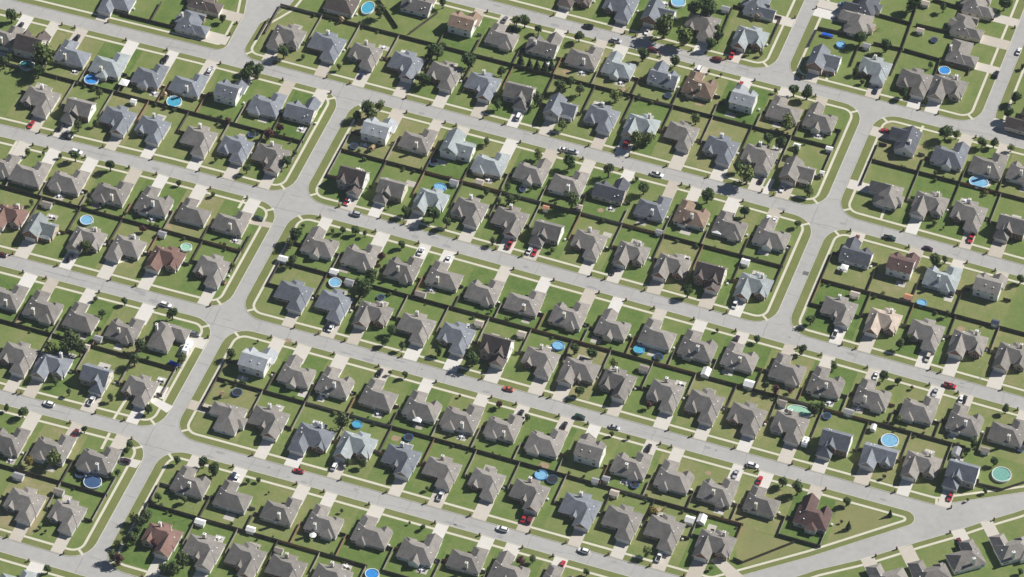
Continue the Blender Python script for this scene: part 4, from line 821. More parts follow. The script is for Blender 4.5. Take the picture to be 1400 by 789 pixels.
TREES={
'00':[(60,85,30,'r'),(235,290,62,'l'),(20,330,32,'s'),(205,385,34,'r'),(420,675,28,'s'),(515,665,18,'s'),(535,500,24,'s'),(12,240,20,'s'),(45,310,24,'s')],
'10':[(95,100,20,'r'),(240,360,28,'r'),(225,405,34,'r'),(284,383,34,'r'),(425,280,33,'r'),(530,305,14,'s'),(725,360,17,'s'),(945,60,34,'s'),(1160,420,28,'r'),(880,580,48,'s'),(945,570,24,'l'),(905,612,28,'l'),(820,625,24,'r'),(345,720,28,'p'),(405,688,24,'p'),(125,652,20,'p')],
'20':[(180,15,25,'s'),(112,272,24,'r'),(150,278,38,'r'),(320,330,44,'r'),(495,385,26,'r'),(577,112,25,'l'),(622,112,31,'r'),(695,158,22,'r'),(915,195,27,'r'),(600,325,25,'c'),(648,342,24,'c'),(688,352,24,'c'),(730,360,26,'c'),(765,350,22,'c'),(85,430,29,'r'),(690,535,38,'s'),(475,565,24,'r'),(825,675,24,'l'),(1110,515,34,'l'),(810,460,34,'s'),(870,440,28,'r'),(920,480,30,'s'),(285,490,11,'s'),(415,760,18,'s'),(100,305,19,'r')],
'30':[(435,40,44,'r'),(510,40,48,'r'),(270,140,58,'l'),(375,190,48,'l'),(520,235,28,'r'),(560,195,34,'s'),(725,285,15,'s'),(790,290,15,'s'),(155,290,32,'r'),(328,330,25,'r'),(562,150,19,'l'),(970,485,31,'r'),(1040,500,35,'r'),(935,660,33,'l'),(440,640,26,'l'),(575,405,10,'s'),(510,385,11,'s'),(870,490,14,'s'),(830,750,30,'r'),(895,772,32,'r'),(120,750,38,'l'),(190,740,28,'l')],
'40':[(590,20,38,'r'),(750,40,24,'s'),(440,245,31,'r'),(300,205,34,'r'),(275,385,19,'r'),(310,440,15,'l'),(535,500,27,'r'),(680,350,17,'s'),(1010,100,13,'p'),(1140,525,29,'r'),(1102,610,29,'r'),(760,715,36,'r'),(820,725,21,'l'),(960,770,28,'r'),(1022,770,23,'r'),(1080,20,34,'r'),(1180,360,15,'r')],
'01':[(405,90,25,'r'),(595,140,28,'r'),(325,92,13,'s'),(150,70,18,'l'),(235,77,11,'s'),(170,340,17,'s'),(965,240,14,'r'),(1150,300,12,'r'),(1165,110,13,'s'),(480,335,17,'s'),(675,400,14,'s'),(460,575,32,'s'),(770,485,19,'p')],
'11':[(60,110,13,'s'),(225,160,22,'r'),(445,120,27,'r'),(485,75,17,'s'),(45,300,11,'r'),(490,520,33,'r'),(460,560,26,'s'),(475,655,30,'s'),(690,495,14,'s'),(745,492,17,'r'),(812,495,21,'r'),(865,510,17,'s'),(1062,570,21,'r'),(955,630,19,'p'),(1085,390,24,'r'),(990,370,8,'s'),(895,750,40,'r'),(150,682,17,'l'),(530,468,12,'s')],
'21':[(130,405,38,'r'),(200,447,28,'r'),(695,82,24,'l'),(860,125,34,'r'),(1075,167,38,'s'),(875,322,48,'s'),(415,288,17,'r'),(450,550,22,'s'),(415,20,18,'s'),(540,322,28,'s'),(480,332,19,'s'),(530,255,24,'s'),(770,597,14,'l'),(655,270,10,'s'),(585,315,17,'s')],
'31':[(975,65,25,'r'),(665,155,25,'r'),(715,190,44,'l'),(160,265,29,'r'),(120,215,13,'s'),(502,305,36,'r'),(705,390,31,'r'),(988,458,17,'r'),(1055,282,24,'l'),(660,557,9,'s')],
'41':[(1115,47,19,'l'),(705,180,12,'s'),(480,387,11,'s'),(700,452,15,'l'),(750,477,8,'s'),(705,655,29,'r'),(757,650,19,'s'),(980,292,12,'y'),(1165,755,24,'r'),(20,272,28,'s')],
'02':[(930,152,29,'r'),(672,88,17,'r'),(515,72,15,'s'),(390,290,48,'s'),(360,330,40,'s'),(430,342,36,'s'),(272,340,32,'l'),(755,322,33,'s'),(725,400,33,'s'),(550,155,24,'s'),(35,662,17,'r'),(122,687,24,'r'),(595,607,17,'r'),(800,670,21,'r'),(455,777,17,'r'),(300,520,19,'s'),(980,390,28,'s'),(372,575,17,'s')],
'12':[(140,367,30,'s'),(1010,242,24,'r'),(975,302,21,'r'),(1065,325,21,'s'),(1080,482,17,'r'),(860,20,40,'r'),(740,735,40,'s'),(1000,472,14,'s'),(285,302,8,'s')],
'22':[(340,400,34,'r'),(155,357,21,'r'),(985,370,29,'r'),(890,342,27,'r'),(915,572,24,'r'),(1105,422,24,'l'),(485,642,19,'p'),(635,712,17,'r'),(270,597,8,'p'),(440,140,9,'s')],
'32':[(395,32,27,'r'),(185,647,17,'p'),(770,292,17,'r'),(1015,347,21,'r'),(1060,187,25,'r'),(555,242,11,'s'),(815,540,24,'s'),(870,562,24,'p'),(950,570,14,'p'),(1085,672,28,'r')],
'42':[(515,317,27,'s'),(560,282,17,'r'),(425,490,24,'r'),(505,517,19,'r'),(160,432,19,'l'),(580,552,10,'p'),(510,717,17,'l'),(1085,667,21,'r'),(40,662,32,'s'),(95,652,19,'s'),(770,152,18,'s')],
'03':[(290,150,38,'l'),(155,160,22,'y'),(700,77,17,'r'),(680,107,15,'r'),(955,157,19,'r'),(1095,172,25,'r'),(1155,207,28,'r'),(855,357,21,'r'),(995,370,19,'r'),(790,457,33,'s'),(760,492,28,'s'),(720,467,23,'l'),(740,532,24,'s'),(715,582,33,'s'),(680,592,23,'l'),(635,605,18,'l'),(640,692,26,'p'),(610,672,28,'s'),(830,602,19,'p'),(880,742,30,'s'),(935,732,33,'s'),(985,697,38,'s'),(255,747,17,'r'),(635,227,19,'s'),(595,237,17,'s'),(245,542,9,'s'),(215,522,11,'s')],
'13':[(45,207,29,'r'),(232,270,13,'r'),(290,267,12,'r'),(770,172,17,'r'),(850,177,21,'r'),(345,332,7,'s'),(1175,522,13,'r'),(1105,497,8,'s'),(740,432,11,'s')],
'23':[(70,522,13,'r'),(665,692,17,'r'),(600,702,24,'p'),(955,764,17,'r'),(1090,17,13,'r'),(95,312,13,'s')],
'33':[(910,277,23,'r'),(990,307,31,'r'),(175,650,24,'l'),(520,742,11,'r'),(75,37,10,'r'),(205,430,22,'y')],
'43':[(228,382,23,'r'),(462,447,15,'c'),(238,512,19,'c'),(430,247,11,'r'),(912,67,21,'r'),(1025,167,19,'r'),(870,127,11,'s'),(975,327,13,'r'),(1165,760,15,'r'),(880,372,9,'s'),(200,490,9,'s')],
}
TD={'r':'dark round tree','l':'light green spreading tree','s':'mid green bushy tree','c':'dark pointed evergreen tree','p':'reddish purple tree','y':'yellowing tree'}
TN={'r':'round_tree','l':'spreading_tree','s':'bushy_tree','c':'evergreen_tree','p':'purple_tree','y':'yellowing_tree'}
rt=random.Random(3); tn=0
for t,lst in TREES.items():
    for x,y,r,k in lst:
        R=r/TS/3.19*1.1; tr=R*rt.uniform(.45,.75) if R>1.4 else .5; hz_=1.12 if k!='c' else 1.05
        zc=tr+R*hz_*.85
        X,Y=GT(t,x,y,zc)
        o=empty(TN[k],(X,Y,ZL),rt.uniform(0,6.28))
        T=obj('trunk',TRUNKS[tn%3],o); T.scale=(max(R,.8)*.95,max(R,.8)*.95,zc*.9)
        C=obj('crown',TREE_ME[k][tn%len(TREE_ME[k])],o,(0,0,zc)); C.scale=(R*rt.uniform(.98,1.12),R*rt.uniform(.98,1.12),R*hz_*rt.uniform(.92,1.1))
        later(o,('small ' if R<1.5 else 'tall ' if R>2.9 else '')+TD[k],'tree','trees standing in the yards and along the verges',X,Y); tn+=1
# ------------------------------------------------------------------ cars
PAINT={}
def paint(n,c,metal=.0,rough=.3):
    if n not in PAINT:
        m=mat('car_paint_'+n,c,rough,spec=.5,metal=metal); m.node_tree.nodes['Principled BSDF'].inputs['Coat Weight'].default_value=.6; PAINT[n]=m
    return PAINT[n]
PC={'red':(.45,.025,.03),'white':(.82,.82,.82),'black':(.012,.013,.016),'dark blue':(.02,.035,.09),'silver':(.45,.46,.48),'dark green':(.02,.05,.035),'dark red':(.14,.015,.02),'orange red':(.55,.12,.06),'pale blue':(.22,.36,.55),'purple':(.06,.02,.045),'grey':(.16,.17,.18),'beige':(.55,.5,.42)}
def car_meshes(kind):
    L,Wd={'car':(4.7,1.82),'suv':(4.9,1.95),'pickup':(5.6,1.98),'van':(5.2,2.0)}[kind]; h=L/2; w=Wd/2
    B=MB(); Gm=MB()
    def shell(st,b,m):
        # st: list of (y, z0, z1, halfwidth bottom, halfwidth top) stations from front to back
        S=[[(-wb,y,z0),(-wb*1.0,y,(z0+z1)/2),(-wt,y,z1),(wt,y,z1),(wb,y,(z0+z1)/2),(wb,y,z0)] for y,z0,z1,wb,wt in st]
        for a,c in zip(S,S[1:]):
            for i in range(6):
                j=(i+1)%6; b.face((a[i],c[i],c[j],a[j]),m)
        b.face(S[0],m); b.face(S[-1][::-1],m)
    if kind=='car':
        shell([(-h,.35,.62,w*.80,w*.70),(-h+.25,.25,.74,w*.95,w*.86),(-h+1.3,.22,.92,w,w*.9),(h-1.0,.22,.98,w,w*.9),(h-.2,.28,.95,w*.95,w*.84),(h,.38,.8,w*.82,w*.74)],B,0)
        shell([(-h+1.15,.9,.93,w*.86,w*.84),(-h+1.85,.9,1.42,w*.88,w*.68),(h-1.5,.9,1.44,w*.88,w*.68),(h-.65,.9,.99,w*.86,w*.8)],Gm,0)
        B.box(-w*.66,w*.66,-h+1.95,h-1.6,1.43,1.475,0)
    elif kind in('suv','van'):
        zt=1.72 if kind=='suv' else 1.95; fr=1.15 if kind=='suv' else .75
        shell([(-h,.4,.72,w*.82,w*.72),(-h+.25,.3,.88,w*.96,w*.88),(-h+fr,.28,1.06,w,w*.92),(h-.15,.28,1.1,w,w*.92),(h,.38,.98,w*.9,w*.82)],B,0)
        shell([(-h+fr-.1,1.04,1.08,w*.9,w*.88),(-h+fr+.75,1.04,zt-.05,w*.91,w*.74),(h-.45,1.04,zt-.03,w*.91,w*.76),(h-.1,1.04,1.14,w*.9,w*.86)],Gm,0)
        B.box(-w*.72,w*.72,-h+fr+.85,h-.5,zt-.04,zt+.02,0)
        B.box(-w*.7,-w*.66,-h+fr+1,h-.6,zt+.02,zt+.07,0); B.box(w*.66,w*.7,-h+fr+1,h-.6,zt+.02,zt+.07,0)
    else:
        shell([(-h,.42,.78,w*.84,w*.76),(-h+.25,.34,.95,w*.97,w*.9),(-h+1.35,.32,1.1,w,w*.92),(.55,.32,1.12,w,w*.93),(.56,.32,.75,w,w*.96),(h,.36,.75,w*.97,w*.95)],B,0)
        B.box(-w*.97,-w*.86,.58,h,.74,1.12,0); B.box(w*.86,w*.97,.58,h,.74,1.12,0); B.box(-w*.86,w*.86,h-.1,h-.005,.74,1.12,0)
        B.box(-w*.86,w*.86,.58,h-.1,.75,.78,1)
        shell([(-h+1.25,1.08,1.12,w*.9,w*.88),(-h+2.0,1.08,1.72,w*.9,w*.74),(.35,1.08,1.74,w*.9,w*.74),(.53,1.08,1.14,w*.9,w*.88)],Gm,0)
        B.box(-w*.72,w*.72,-h+2.1,.3,1.73,1.78,0)
    out={'body':(B,('paint','dark')),'window':(Gm,('glass',))}
    wy=h*.6
    wh=MB(); wh.cyl(0,.34,-.11,.11,.34,n=14,m=0,axis='x'); wh.cyl(0,.34,-.125,.125,.2,n=10,m=1,axis='x')
    lt=MB(); lt.box(-.2,.2,-.04,.04,-.08,.08)
    res=[]
    for nm,(b,mk) in out.items(): res.append((nm,b.mesh('car_'+nm,[M['dark']]*len(mk)),mk,(0,0,0)))
    me=wh.mesh('car_wheel',[M['rubber'],M['rim']])
    for sx in (-1,1):
        for sy in (-1,1): res.append(('wheel',me,None,(sx*(w-.1),sy*wy,0)))
    hm=lt.mesh('car_headlight',[M['lamp']]); tm=lt.mesh('car_tail_light',[M['tail']])
    z=.66 if kind=='car' else .8
    for sx in (-1,1):
        res.append(('headlight',hm,None,(sx*w*.62,-h+.06,z))); res.append(('tail_light',tm,None,(sx*w*.68,h-.03,z+.1)))
    return res
CARME={k:car_meshes(k) for k in ('car','suv','pickup','van')}
CNM={'car':'car','suv':'estate_car','pickup':'pickup_truck','van':'van'}; CTX={'car':'car','suv':'large car','pickup':'pickup truck','van':'van'}
CARS={'00':[(125,660,'y','car','red'),(325,675,'y','suv','black'),(365,735,'x','suv','black'),(95,165,'y','car','black'),(415,205,'y','car','black'),(870,315,'y','suv','black'),(1140,385,'y','suv','silver')],
'10':[(35,385,'y','pickup','white'),(845,405,'y','car','dark blue')],
'20':[(970,130,'x','suv','black'),(1115,210,'x','car','silver'),(595,617,'y','van','white'),(560,155,'y','car','black'),(520,95,'y','car','grey')],
'30':[(213,262,'x','suv','dark red'),(555,312,'x','suv','dark red'),(645,270,'y','pickup','red'),(455,380,'y','van','white'),(640,448,'y','car','red'),(12,213,'x','suv','silver'),(185,150,'y','car','white'),(70,757,'y','suv','red')],
'40':[(385,485,'y','car','dark blue'),(1157,275,'y','car','white'),(1035,400,'y','suv','black'),(437,705,'x','car','red'),(215,25,'x','car','pale blue'),(180,95,'x','suv','grey')],
'01':[(412,70,'x','suv','white'),(12,620,'x','car','dark red'),(375,640,'y','suv','black')],
'11':[(815,400,'x','suv','silver'),(290,427,'x','car','dark green'),(757,322,'y','car','red'),(785,318,'y','car','white'),(85,770,'x','car','dark red'),(1165,605,'y','car','white')],
'21':[(550,550,'y','pickup','red'),(650,583,'y','car','white'),(685,590,'y','car','red'),(835,56,'x','car','white'),(882,66,'x','suv','silver'),(65,605,'y','car','white'),(207,650,'y','car','white'),(1092,690,'y','car','black')],
'31':[(230,190,'x','pickup','white'),(918,240,'y','car','white'),(825,440,'y','car','white'),(862,440,'y','car','white'),(68,25,'y','car','red'),(795,218,'y','car','black')],
'41':[(460,532,'x','pickup','dark green'),(668,590,'x','car','purple'),(280,540,'y','car','dark red'),(905,520,'y','pickup','red')],
'02':[(265,637,'x','suv','white'),(893,103,'x','suv','white'),(500,612,'y','pickup','white'),(1050,262,'x','suv','grey')],
'12':[(655,217,'y','car','black'),(688,217,'y','car','white'),(940,470,'y','car','black')],
'22':[(537,550,'x','car','orange red'),(920,710,'x','suv','dark green'),(1105,765,'x','car','silver'),(600,692,'y','car','black'),(835,757,'y','car','black')],
'32':[(640,87,'y','van','white'),(640,285,'y','car','purple')],
'42':[(170,250,'y','pickup','white'),(670,380,'y','suv','beige'),(785,540,'x','pickup','red'),(385,487,'y','car','white'),(705,577,'y','car','silver'),(832,612,'y','car','white'),(862,617,'y','car','black')],
'03':[(675,162,'x','suv','purple'),(405,12,'y','car','dark red')],
'13':[(137,240,'y','car','dark blue'),(170,257,'y','car','white'),(662,167,'y','suv','white'),(693,167,'y','pickup','white'),(508,213,'x','car','red')],
'23':[(170,345,'y','pickup','white'),(497,538,'x','suv','white'),(615,472,'y','car','red'),(652,472,'y','suv','dark red'),(940,646,'x','suv','white'),(860,745,'y','car','red')],
'33':[(745,186,'x','suv','white'),(735,252,'y','car','red'),(230,675,'y','pickup','white'),(185,92,'y','car','black'),(655,232,'y','car','silver')],
'43':[(790,345,'y','car','red'),(838,600,'d','car','dark red')]}
rcar=random.Random(8)
for t,lst in CARS.items():
    for x,y,dr,kind,col in lst:
        X,Y=GT(t,x,y,.8); on=any(abs(Y-SY(k,X))<RW for k in ST) or any(abs(X-c)<RW and -205<Y<240 for c in (XA,XB,XC,XD))
        if dr=='x': rz=rcar.choice((PI/2,-PI/2))
        elif dr=='d': rz=math.radians(38)+PI
        else: rz=rcar.choice((0,PI))
        if not on and dr=='y':
            h=min(HOUSES,key=lambda h:abs(h['gar'][0]+h['dir'][0]*4-X)+.5*abs(h['gar'][1]+h['dir'][1]*4-Y))
            if h['fac'] in 'DU' and abs(h['gar'][0]-X)<5.5:
                X=h['gar'][0]+max(-1.45,min(1.45,X-h['gar'][0]))
                Y=h['gar'][1]+h['dir'][1]*max(3.0,min(h['dist']-3.2,abs(Y-h['gar'][1])))
        if on and dr=='x':
            k=min(ST,key=lambda k:abs(Y-SY(k,X))); o_=Y-SY(k,X); Y=SY(k,X)+(max(1.9,min(2.45,abs(o_)))*(1 if o_>0 else -1) if abs(o_)>.8 else 1.6*(1 if o_>0 else -1))
            rz=PI/2 if o_<0 else -PI/2
        o=empty(CNM[kind],(X,Y,.004 if on else ZL+.034),rz+rcar.uniform(-.04,.04))
        for nm,me,mk,loc in CARME[kind]:
            c=obj(nm,me,o,loc)
            if mk:
                for si,key in enumerate(mk):
                    c.material_slots[si].link='OBJECT'; c.material_slots[si].material=paint(col,PC[col]) if key=='paint' else M[key]
        later(o,'%s %s %s'%(col,CTX[kind],'parked in the street' if on else 'parked'),'car' if kind!='van' else 'van','parked cars',X,Y,('by' if on else None))
# ------------------------------------------------------------------ pools, trampolines, sheds, play sets, canopies
def water(n,c):
    return mat(n,c,.12,[(1.2,.12)],spec=.5)
WAT={'blue':water('blue_pool_water',(.045,.24,.58)),'teal':water('teal_pool_water',(.07,.33,.46)),'light blue':water('light_blue_pool_water',(.19,.40,.57)),'green':water('green_pool_water',(.17,.37,.31)),'dark':water('dark_pool_water',(.05,.10,.20)),'pale green':water('pale_green_pool_water',(.28,.50,.36)),'dull green':water('dull_green_pool_water',(.03,.20,.18))}
PWALL={'w':M['pvc'],'b':mat('blue_pool_liner',(.12,.34,.66),.5),'d':mat('grey_blue_pool_wall',(.25,.36,.45),.5)}
POOLS=[('00',495,428,42,42,'blue','w'),('00',940,548,43,43,'teal','w'),('00',145,352,42,36,'dull green','d'),('10',880,42,36,46,'teal','w'),('21',165,258,34,26,'light blue','b'),('30',345,10,42,40,'light blue','w'),('40',197,240,27,25,'light blue','b'),('40',755,380,33,33,'blue','w'),('41',940,232,54,42,'light blue','w'),('01',468,437,36,36,'light blue','d'),('01',1005,583,31,28,'pale green','w'),('12',703,-15,34,34,'light blue','w'),('12',822,750,26,24,'teal','b'),('22',803,325,32,30,'light blue','b'),('32',132,347,30,27,'teal','b'),('32',1000,678,66,36,'pale green','w'),('42',632,95,26,25,'light blue','b'),('03',500,275,47,45,'dark','d'),('13',903,772,36,34,'blue','w'),('23',710,238,34,32,'light blue','b'),('43',460,52,46,46,'light blue','w'),('43',1063,235,50,50,'green','w')]
PSY=3.19*.727*TS
for t,x,y,rx,ry,wc,wl in POOLS:
    a,b_=rx/TS/3.19,ry/TS/3.19; H=1.1 if rx>25 else .8
    X,Y=GT(t,x,y,H); o=empty('pool',(X,Y,ZL),0.0)
    if t=='10': b_*=1.15
    n=36; m=MB(); m.ring(0,0,a-.07,b_-.07,a,b_,0,H,n); obj('wall',m.mesh('pool_wall',[PWALL[wl]]),o)
    m=MB(); m.ring(0,0,a-.16,b_-.16,a+.07,b_+.07,H,H+.07,n); obj('rim',m.mesh('pool_rim',[PWALL[wl] if wl!='d' else M['pvc']]),o)
    m=MB(); m.face([((a-.08)*math.cos(2*PI*k/n),(b_-.08)*math.sin(2*PI*k/n),H-.16) for k in range(n)]); obj('water',m.mesh('pool_water',[WAT[wc]]),o)
    if rx>31:
        m=MB(); 
        for sx in (-.25,.25): m.box(a*.98+.15,a*.98+.2,sx-.03,sx+.03,0,H+.6); m.box(a*.98-.35,a*.98-.3,sx-.03,sx+.03,H-.3,H+.6); m.box(a*.98-.35,a*.98+.2,sx-.03,sx+.03,H+.6,H+.66)
        for k in range(4): m.box(a*.98+.14,a*.98+.22,-.25,.25,.2+k*.28,.25+k*.28)
        obj('ladder',m.mesh('pool_ladder',[M['white']]),o)
    later(o,('oval ' if abs(rx-ry)>9 else 'round ')+wc+' swimming pool','pool','back yard pools',X,Y)
TRAMPS=[('21',130,128,25),('10',255,725,24),('11',805,38,24),('12',175,578,28),('32',238,387,26),('33',110,292,24),('40',700,215,22),('21',610,272,19),('12',950,65,21),('42',120,705,24),('03',430,235,24),('13',1100,35,26),('43',1165,95,24),('30',290,515,23),('23',770,262,31)]
for t,x,y,r in TRAMPS:
    a=r/TS/3.19; X,Y=GT(t,x,y,.9); o=empty('trampoline',(X,Y,ZL)); n=24
    m=MB(); m.face([((a-.3)*math.cos(2*PI*k/n),(a-.3)*math.sin(2*PI*k/n),.88) for k in range(n)]); obj('mat',m.mesh('trampoline_mat',[M['mesh']]),o)
    m=MB(); m.ring(0,0,a-.32,a-.32,a,a,.86,.92,n); obj('pad',m.mesh('trampoline_pad',[M['tampad']]),o)
    for k in range(6):
        q=2*PI*k/6; m=MB(); m.cyl((a-.1)*math.cos(q),(a-.1)*math.sin(q),0,.86,.035,n=6); m.cyl((a+.04)*math.cos(q),(a+.04)*math.sin(q),.86,2.3,.025,n=6); obj('leg',m.mesh('trampoline_leg',[M['steel']]),o)
    later(o,'round black trampoline','trampoline','back yard trampolines',X,Y)
SHC={'white':mat('white_shed_sheet',(.80,.79,.77),.6),'grey':mat('grey_shed_shingle',(.30,.30,.31),.9,[(3,.15)]),'taupe':mat('taupe_shed_shingle',(.26,.23,.20),.9,[(3,.15)]),'beige':mat('beige_shed_shingle',(.48,.42,.36),.9,[(3,.15)]),'orange':mat('orange_shed_boards',(.50,.24,.15),.85,[(3,.15)]),'dark blue':mat('dark_blue_shed_shingle',(.05,.06,.10),.8)}
SHEDS=[('00',720,545,2.2,2.2,'white'),('30',600,45,3.4,2.8,'grey'),('40',650,15,3.6,3.0,'beige'),('40',625,163,3.0,2.6,'beige'),('40',335,245,3.2,2.6,'grey'),('01',252,350,4.2,2.6,'taupe'),('01',875,510,3.0,2.6,'grey'),('11',422,645,3.4,3.0,'white'),('11',697,715,3.2,2.8,'white'),('11',780,770,3.4,2.8,'grey'),('21',240,232,3.4,2.8,'grey'),('21',377,230,3.0,2.8,'beige'),('21',735,370,2.3,2.2,'orange'),('21',915,365,2.4,2.4,'beige'),('31',985,35,2.6,2.4,'white'),('31',1160,50,2.6,2.0,'white'),('31',1122,180,1.7,1.6,'white'),('31',242,500,2.6,2.2,'grey'),('31',707,662,3.2,3.0,'white'),('02',530,285,3.0,2.6,'grey'),('02',465,330,2.6,2.4,'beige'),('22',375,203,3.2,3.0,'beige'),('22',605,262,3.2,3.0,'beige'),('22',60,47,4.0,3.0,'taupe'),('32',160,447,3.6,3.2,'taupe'),('32',495,467,3.4,4.0,'white'),('32',727,530,3.8,3.8,'white'),('32',907,632,3.2,2.6,'taupe'),('42',272,47,3.6,2.6,'beige'),('42',560,62,3.0,3.0,'orange'),('42',240,682,3.6,2.8,'grey'),('42',372,765,2.0,2.4,'white'),('42',1030,200,3.0,2.6,'dark blue'),('03',100,242,4.0,2.8,'grey'),('03',318,325,3.8,2.8,'taupe'),('03',1080,490,3.8,2.6,'white'),('13',248,530,3.2,2.6,'white'),('13',400,642,3.2,2.4,'taupe'),('23',1105,335,3.2,3.0,'beige'),('23',1060,257,2.6,2.4,'grey'),('23',1002,267,2.6,2.2,'grey'),('33',408,478,3.4,3.4,'white'),('33',472,475,3.2,3.8,'white'),('43',820,110,3.2,3.8,'grey'),('43',975,102,3.2,2.6,'taupe')]
for t,x,y,wd,dp,c in SHEDS:
    z=2.0; X,Y=GT(t,x,y,2.0); o=empty('shed',(X,Y,ZL),0); W=MB(); R_=MB(); walls(W,-wd/2,wd/2,-dp/2,dp/2,z)
    roof(R_,W,-wd/2,wd/2,-dp/2,dp/2,z,.55,'x' if wd>=dp else 'y','gable','gable',oh=.16,th=.08,wm=0)
    wm=M['white'] if c=='white' else SIDE[3] if c in('beige','orange') else SIDE[2]
    obj('wall',W.mesh('shed_wall',[wm,wm]),o); obj('roof',R_.mesh('shed_roof',[SHC[c],M['trim']]),o)
    D=MB(); D.box(-.75,-.02,-dp/2-.05,-dp/2-.01,.05,1.85); D.box(.02,.75,-dp/2-.05,-dp/2-.01,.05,1.85); obj('door',D.mesh('shed_door',[M['white']]),o)
    later(o,'%s roofed garden shed'%c,'shed','garden sheds',X,Y)
def canopy(t,x,y,w_,d_,H=2.3,name='canopy',desc='white cloth canopy on four posts'):
    X,Y=GT(t,x,y,H); o=empty(name,(X,Y,ZL)); m=MB(); a,b_=w_/2,d_/2
    m.face(((-a,-b_,H),(a,-b_,H),(0,0,H+.6))); m.face(((a,-b_,H),(a,b_,H),(0,0,H+.6))); m.face(((a,b_,H),(-a,b_,H),(0,0,H+.6))); m.face(((-a,b_,H),(-a,-b_,H),(0,0,H+.6)))
    for p,q in (((-a,-b_),(a,-b_)),((a,-b_),(a,b_)),((a,b_),(-a,b_)),((-a,b_),(-a,-b_))): m.face(((*p,H-.25),(*q,H-.25),(*q,H),(*p,H)))
    obj('cover',m.mesh('canopy_cover',[M['white']]),o)
    for sx in (-1,1):
        for sy in (-1,1):
            m=MB(); m.cyl(sx*(a-.1),sy*(b_-.1),0,H,.05,n=8); obj('post',m.mesh('canopy_post',[M['steel']]),o)
    later(o,desc,'canopy',None,X,Y)
canopy('00',670,445,4,4); canopy('41',215,692,3.2,3.0); canopy('22',45,720,3.6,3.6); canopy('31',555,500,4.0,2.6,2.4,desc='pale blue white awning on four posts')
# white parasol
X,Y=GT('13',583,562,2.3); o=empty('parasol',(X,Y,ZL)); m=MB()
for k in range(8):
    p=lambda q:(1.5*math.cos(2*PI*q/8),1.5*math.sin(2*PI*q/8),2.1); m.face((p(k),p(k+1),(0,0,2.6)))
obj('canopy',m.mesh('parasol_canopy',[M['white']]),o); m=MB(); m.cyl(0,0,0,2.55,.04,n=8); m.cyl(0,0,0,.1,.3,n=12); obj('pole',m.mesh('parasol_pole',[M['steel']]),o); later(o,'open white parasol','parasol',None,X,Y)
PLAY=[('00',890,515),('40',368,165),('11',905,50),('12',95,590),('30',770,92),('20',1150,490),('33',238,432),('10',740,110)]
for t,x,y in PLAY:
    X,Y=GT(t,x,y,1.4); o=empty('play_set',(X,Y,ZL),rcar.uniform(0,3))
    m=MB(); m.box(-.8,.8,-.8,.8,1.2,1.3); 
    for sx in (-.75,.75):
        for sy in (-.75,.75): m.box(sx-.06,sx+.06,sy-.06,sy+.06,0,2.3)
    m.box(.8,3.6,-.06,.06,2.1,2.22); m.prism([(-.9,0),(-.75,0),(.08,2.15),(-.08,2.15)],'x',3.45,3.55); m.prism([(.9,0),(.75,0),(-.08,2.15),(.08,2.15)],'x',3.55,3.65)
    obj('frame',m.mesh('play_frame',[M['wood']]),o)
    m=MB(); m.prism([(-1,2.3),(1,2.3),(0,3.0)],'x',-.95,.95); obj('roof',m.mesh('play_roof',[M['wood']]),o)
    m=MB(); m.prism([(.8,1.25),(.8,1.15),(2.9,.1),(3.2,.1),(3.2,.2),(2.95,.2)],'x',-.3,.3); obj('slide',m.mesh('play_slide',[mat('yellow_slide',(.50,.38,.12),.4)]),o)
    for q in (1.6,2.6):
        m=MB(); m.box(q-.25,q+.25,-.12,.12,.5,.55); m.box(q-.25,q-.23,-.01,.01,.55,2.1); m.box(q+.23,q+.25,-.01,.01,.55,2.1); obj('swing',m.mesh('play_swing',[M['dark']]),o)
    later(o,'wooden play set with yellow slide','play set','back yard play sets',X,Y)
# travel trailers and covered boats
for t,x,y,rz,L in (('02',1010,338,0,7.2),('33',1030,60,0,4.4)):
    X,Y=GT(t,x,y,1.8); o=empty('travel_trailer',(X,Y,ZL+.03),rz); m=MB(); h=L/2
    m.prism([(-h,.6),(-h+.1,2.2),(-h+.8,2.8),(h-.2,2.85),(h,2.6),(h,.55)],'x',-1.2,1.2); obj('body',m.mesh('trailer_body',[M['white']]),o)
    m=MB(); m.box(-.35,.35,-1.0,-.3,2.84,3.05); m.box(-.25,.25,.8,1.3,2.85,2.95); obj('roof_unit',m.mesh('trailer_roof_unit',[M['steel']]),o)
    for s in (-1,1):
        m=MB(); m.box(s*1.205-.004,s*1.205+.004,-1.2,.2,1.5,2.2); obj('window',m.mesh('trailer_window',[M['glass']]),o)
        m=MB(); m.cyl(.1,.36,s*1.05-.12,s*1.05+.12,.36,n=12,axis='x'); obj('wheel',m.mesh('trailer_wheel',[M['rubber']]),o)
    m=MB(); m.box(-.06,.06,-h-1.0,-h,.55,.65); m.box(-.04,.04,-h-.9,-h-.8,.0,.55); obj('hitch',m.mesh('trailer_hitch',[M['dark']]),o)
    later(o,'white travel trailer','trailer',None,X,Y)
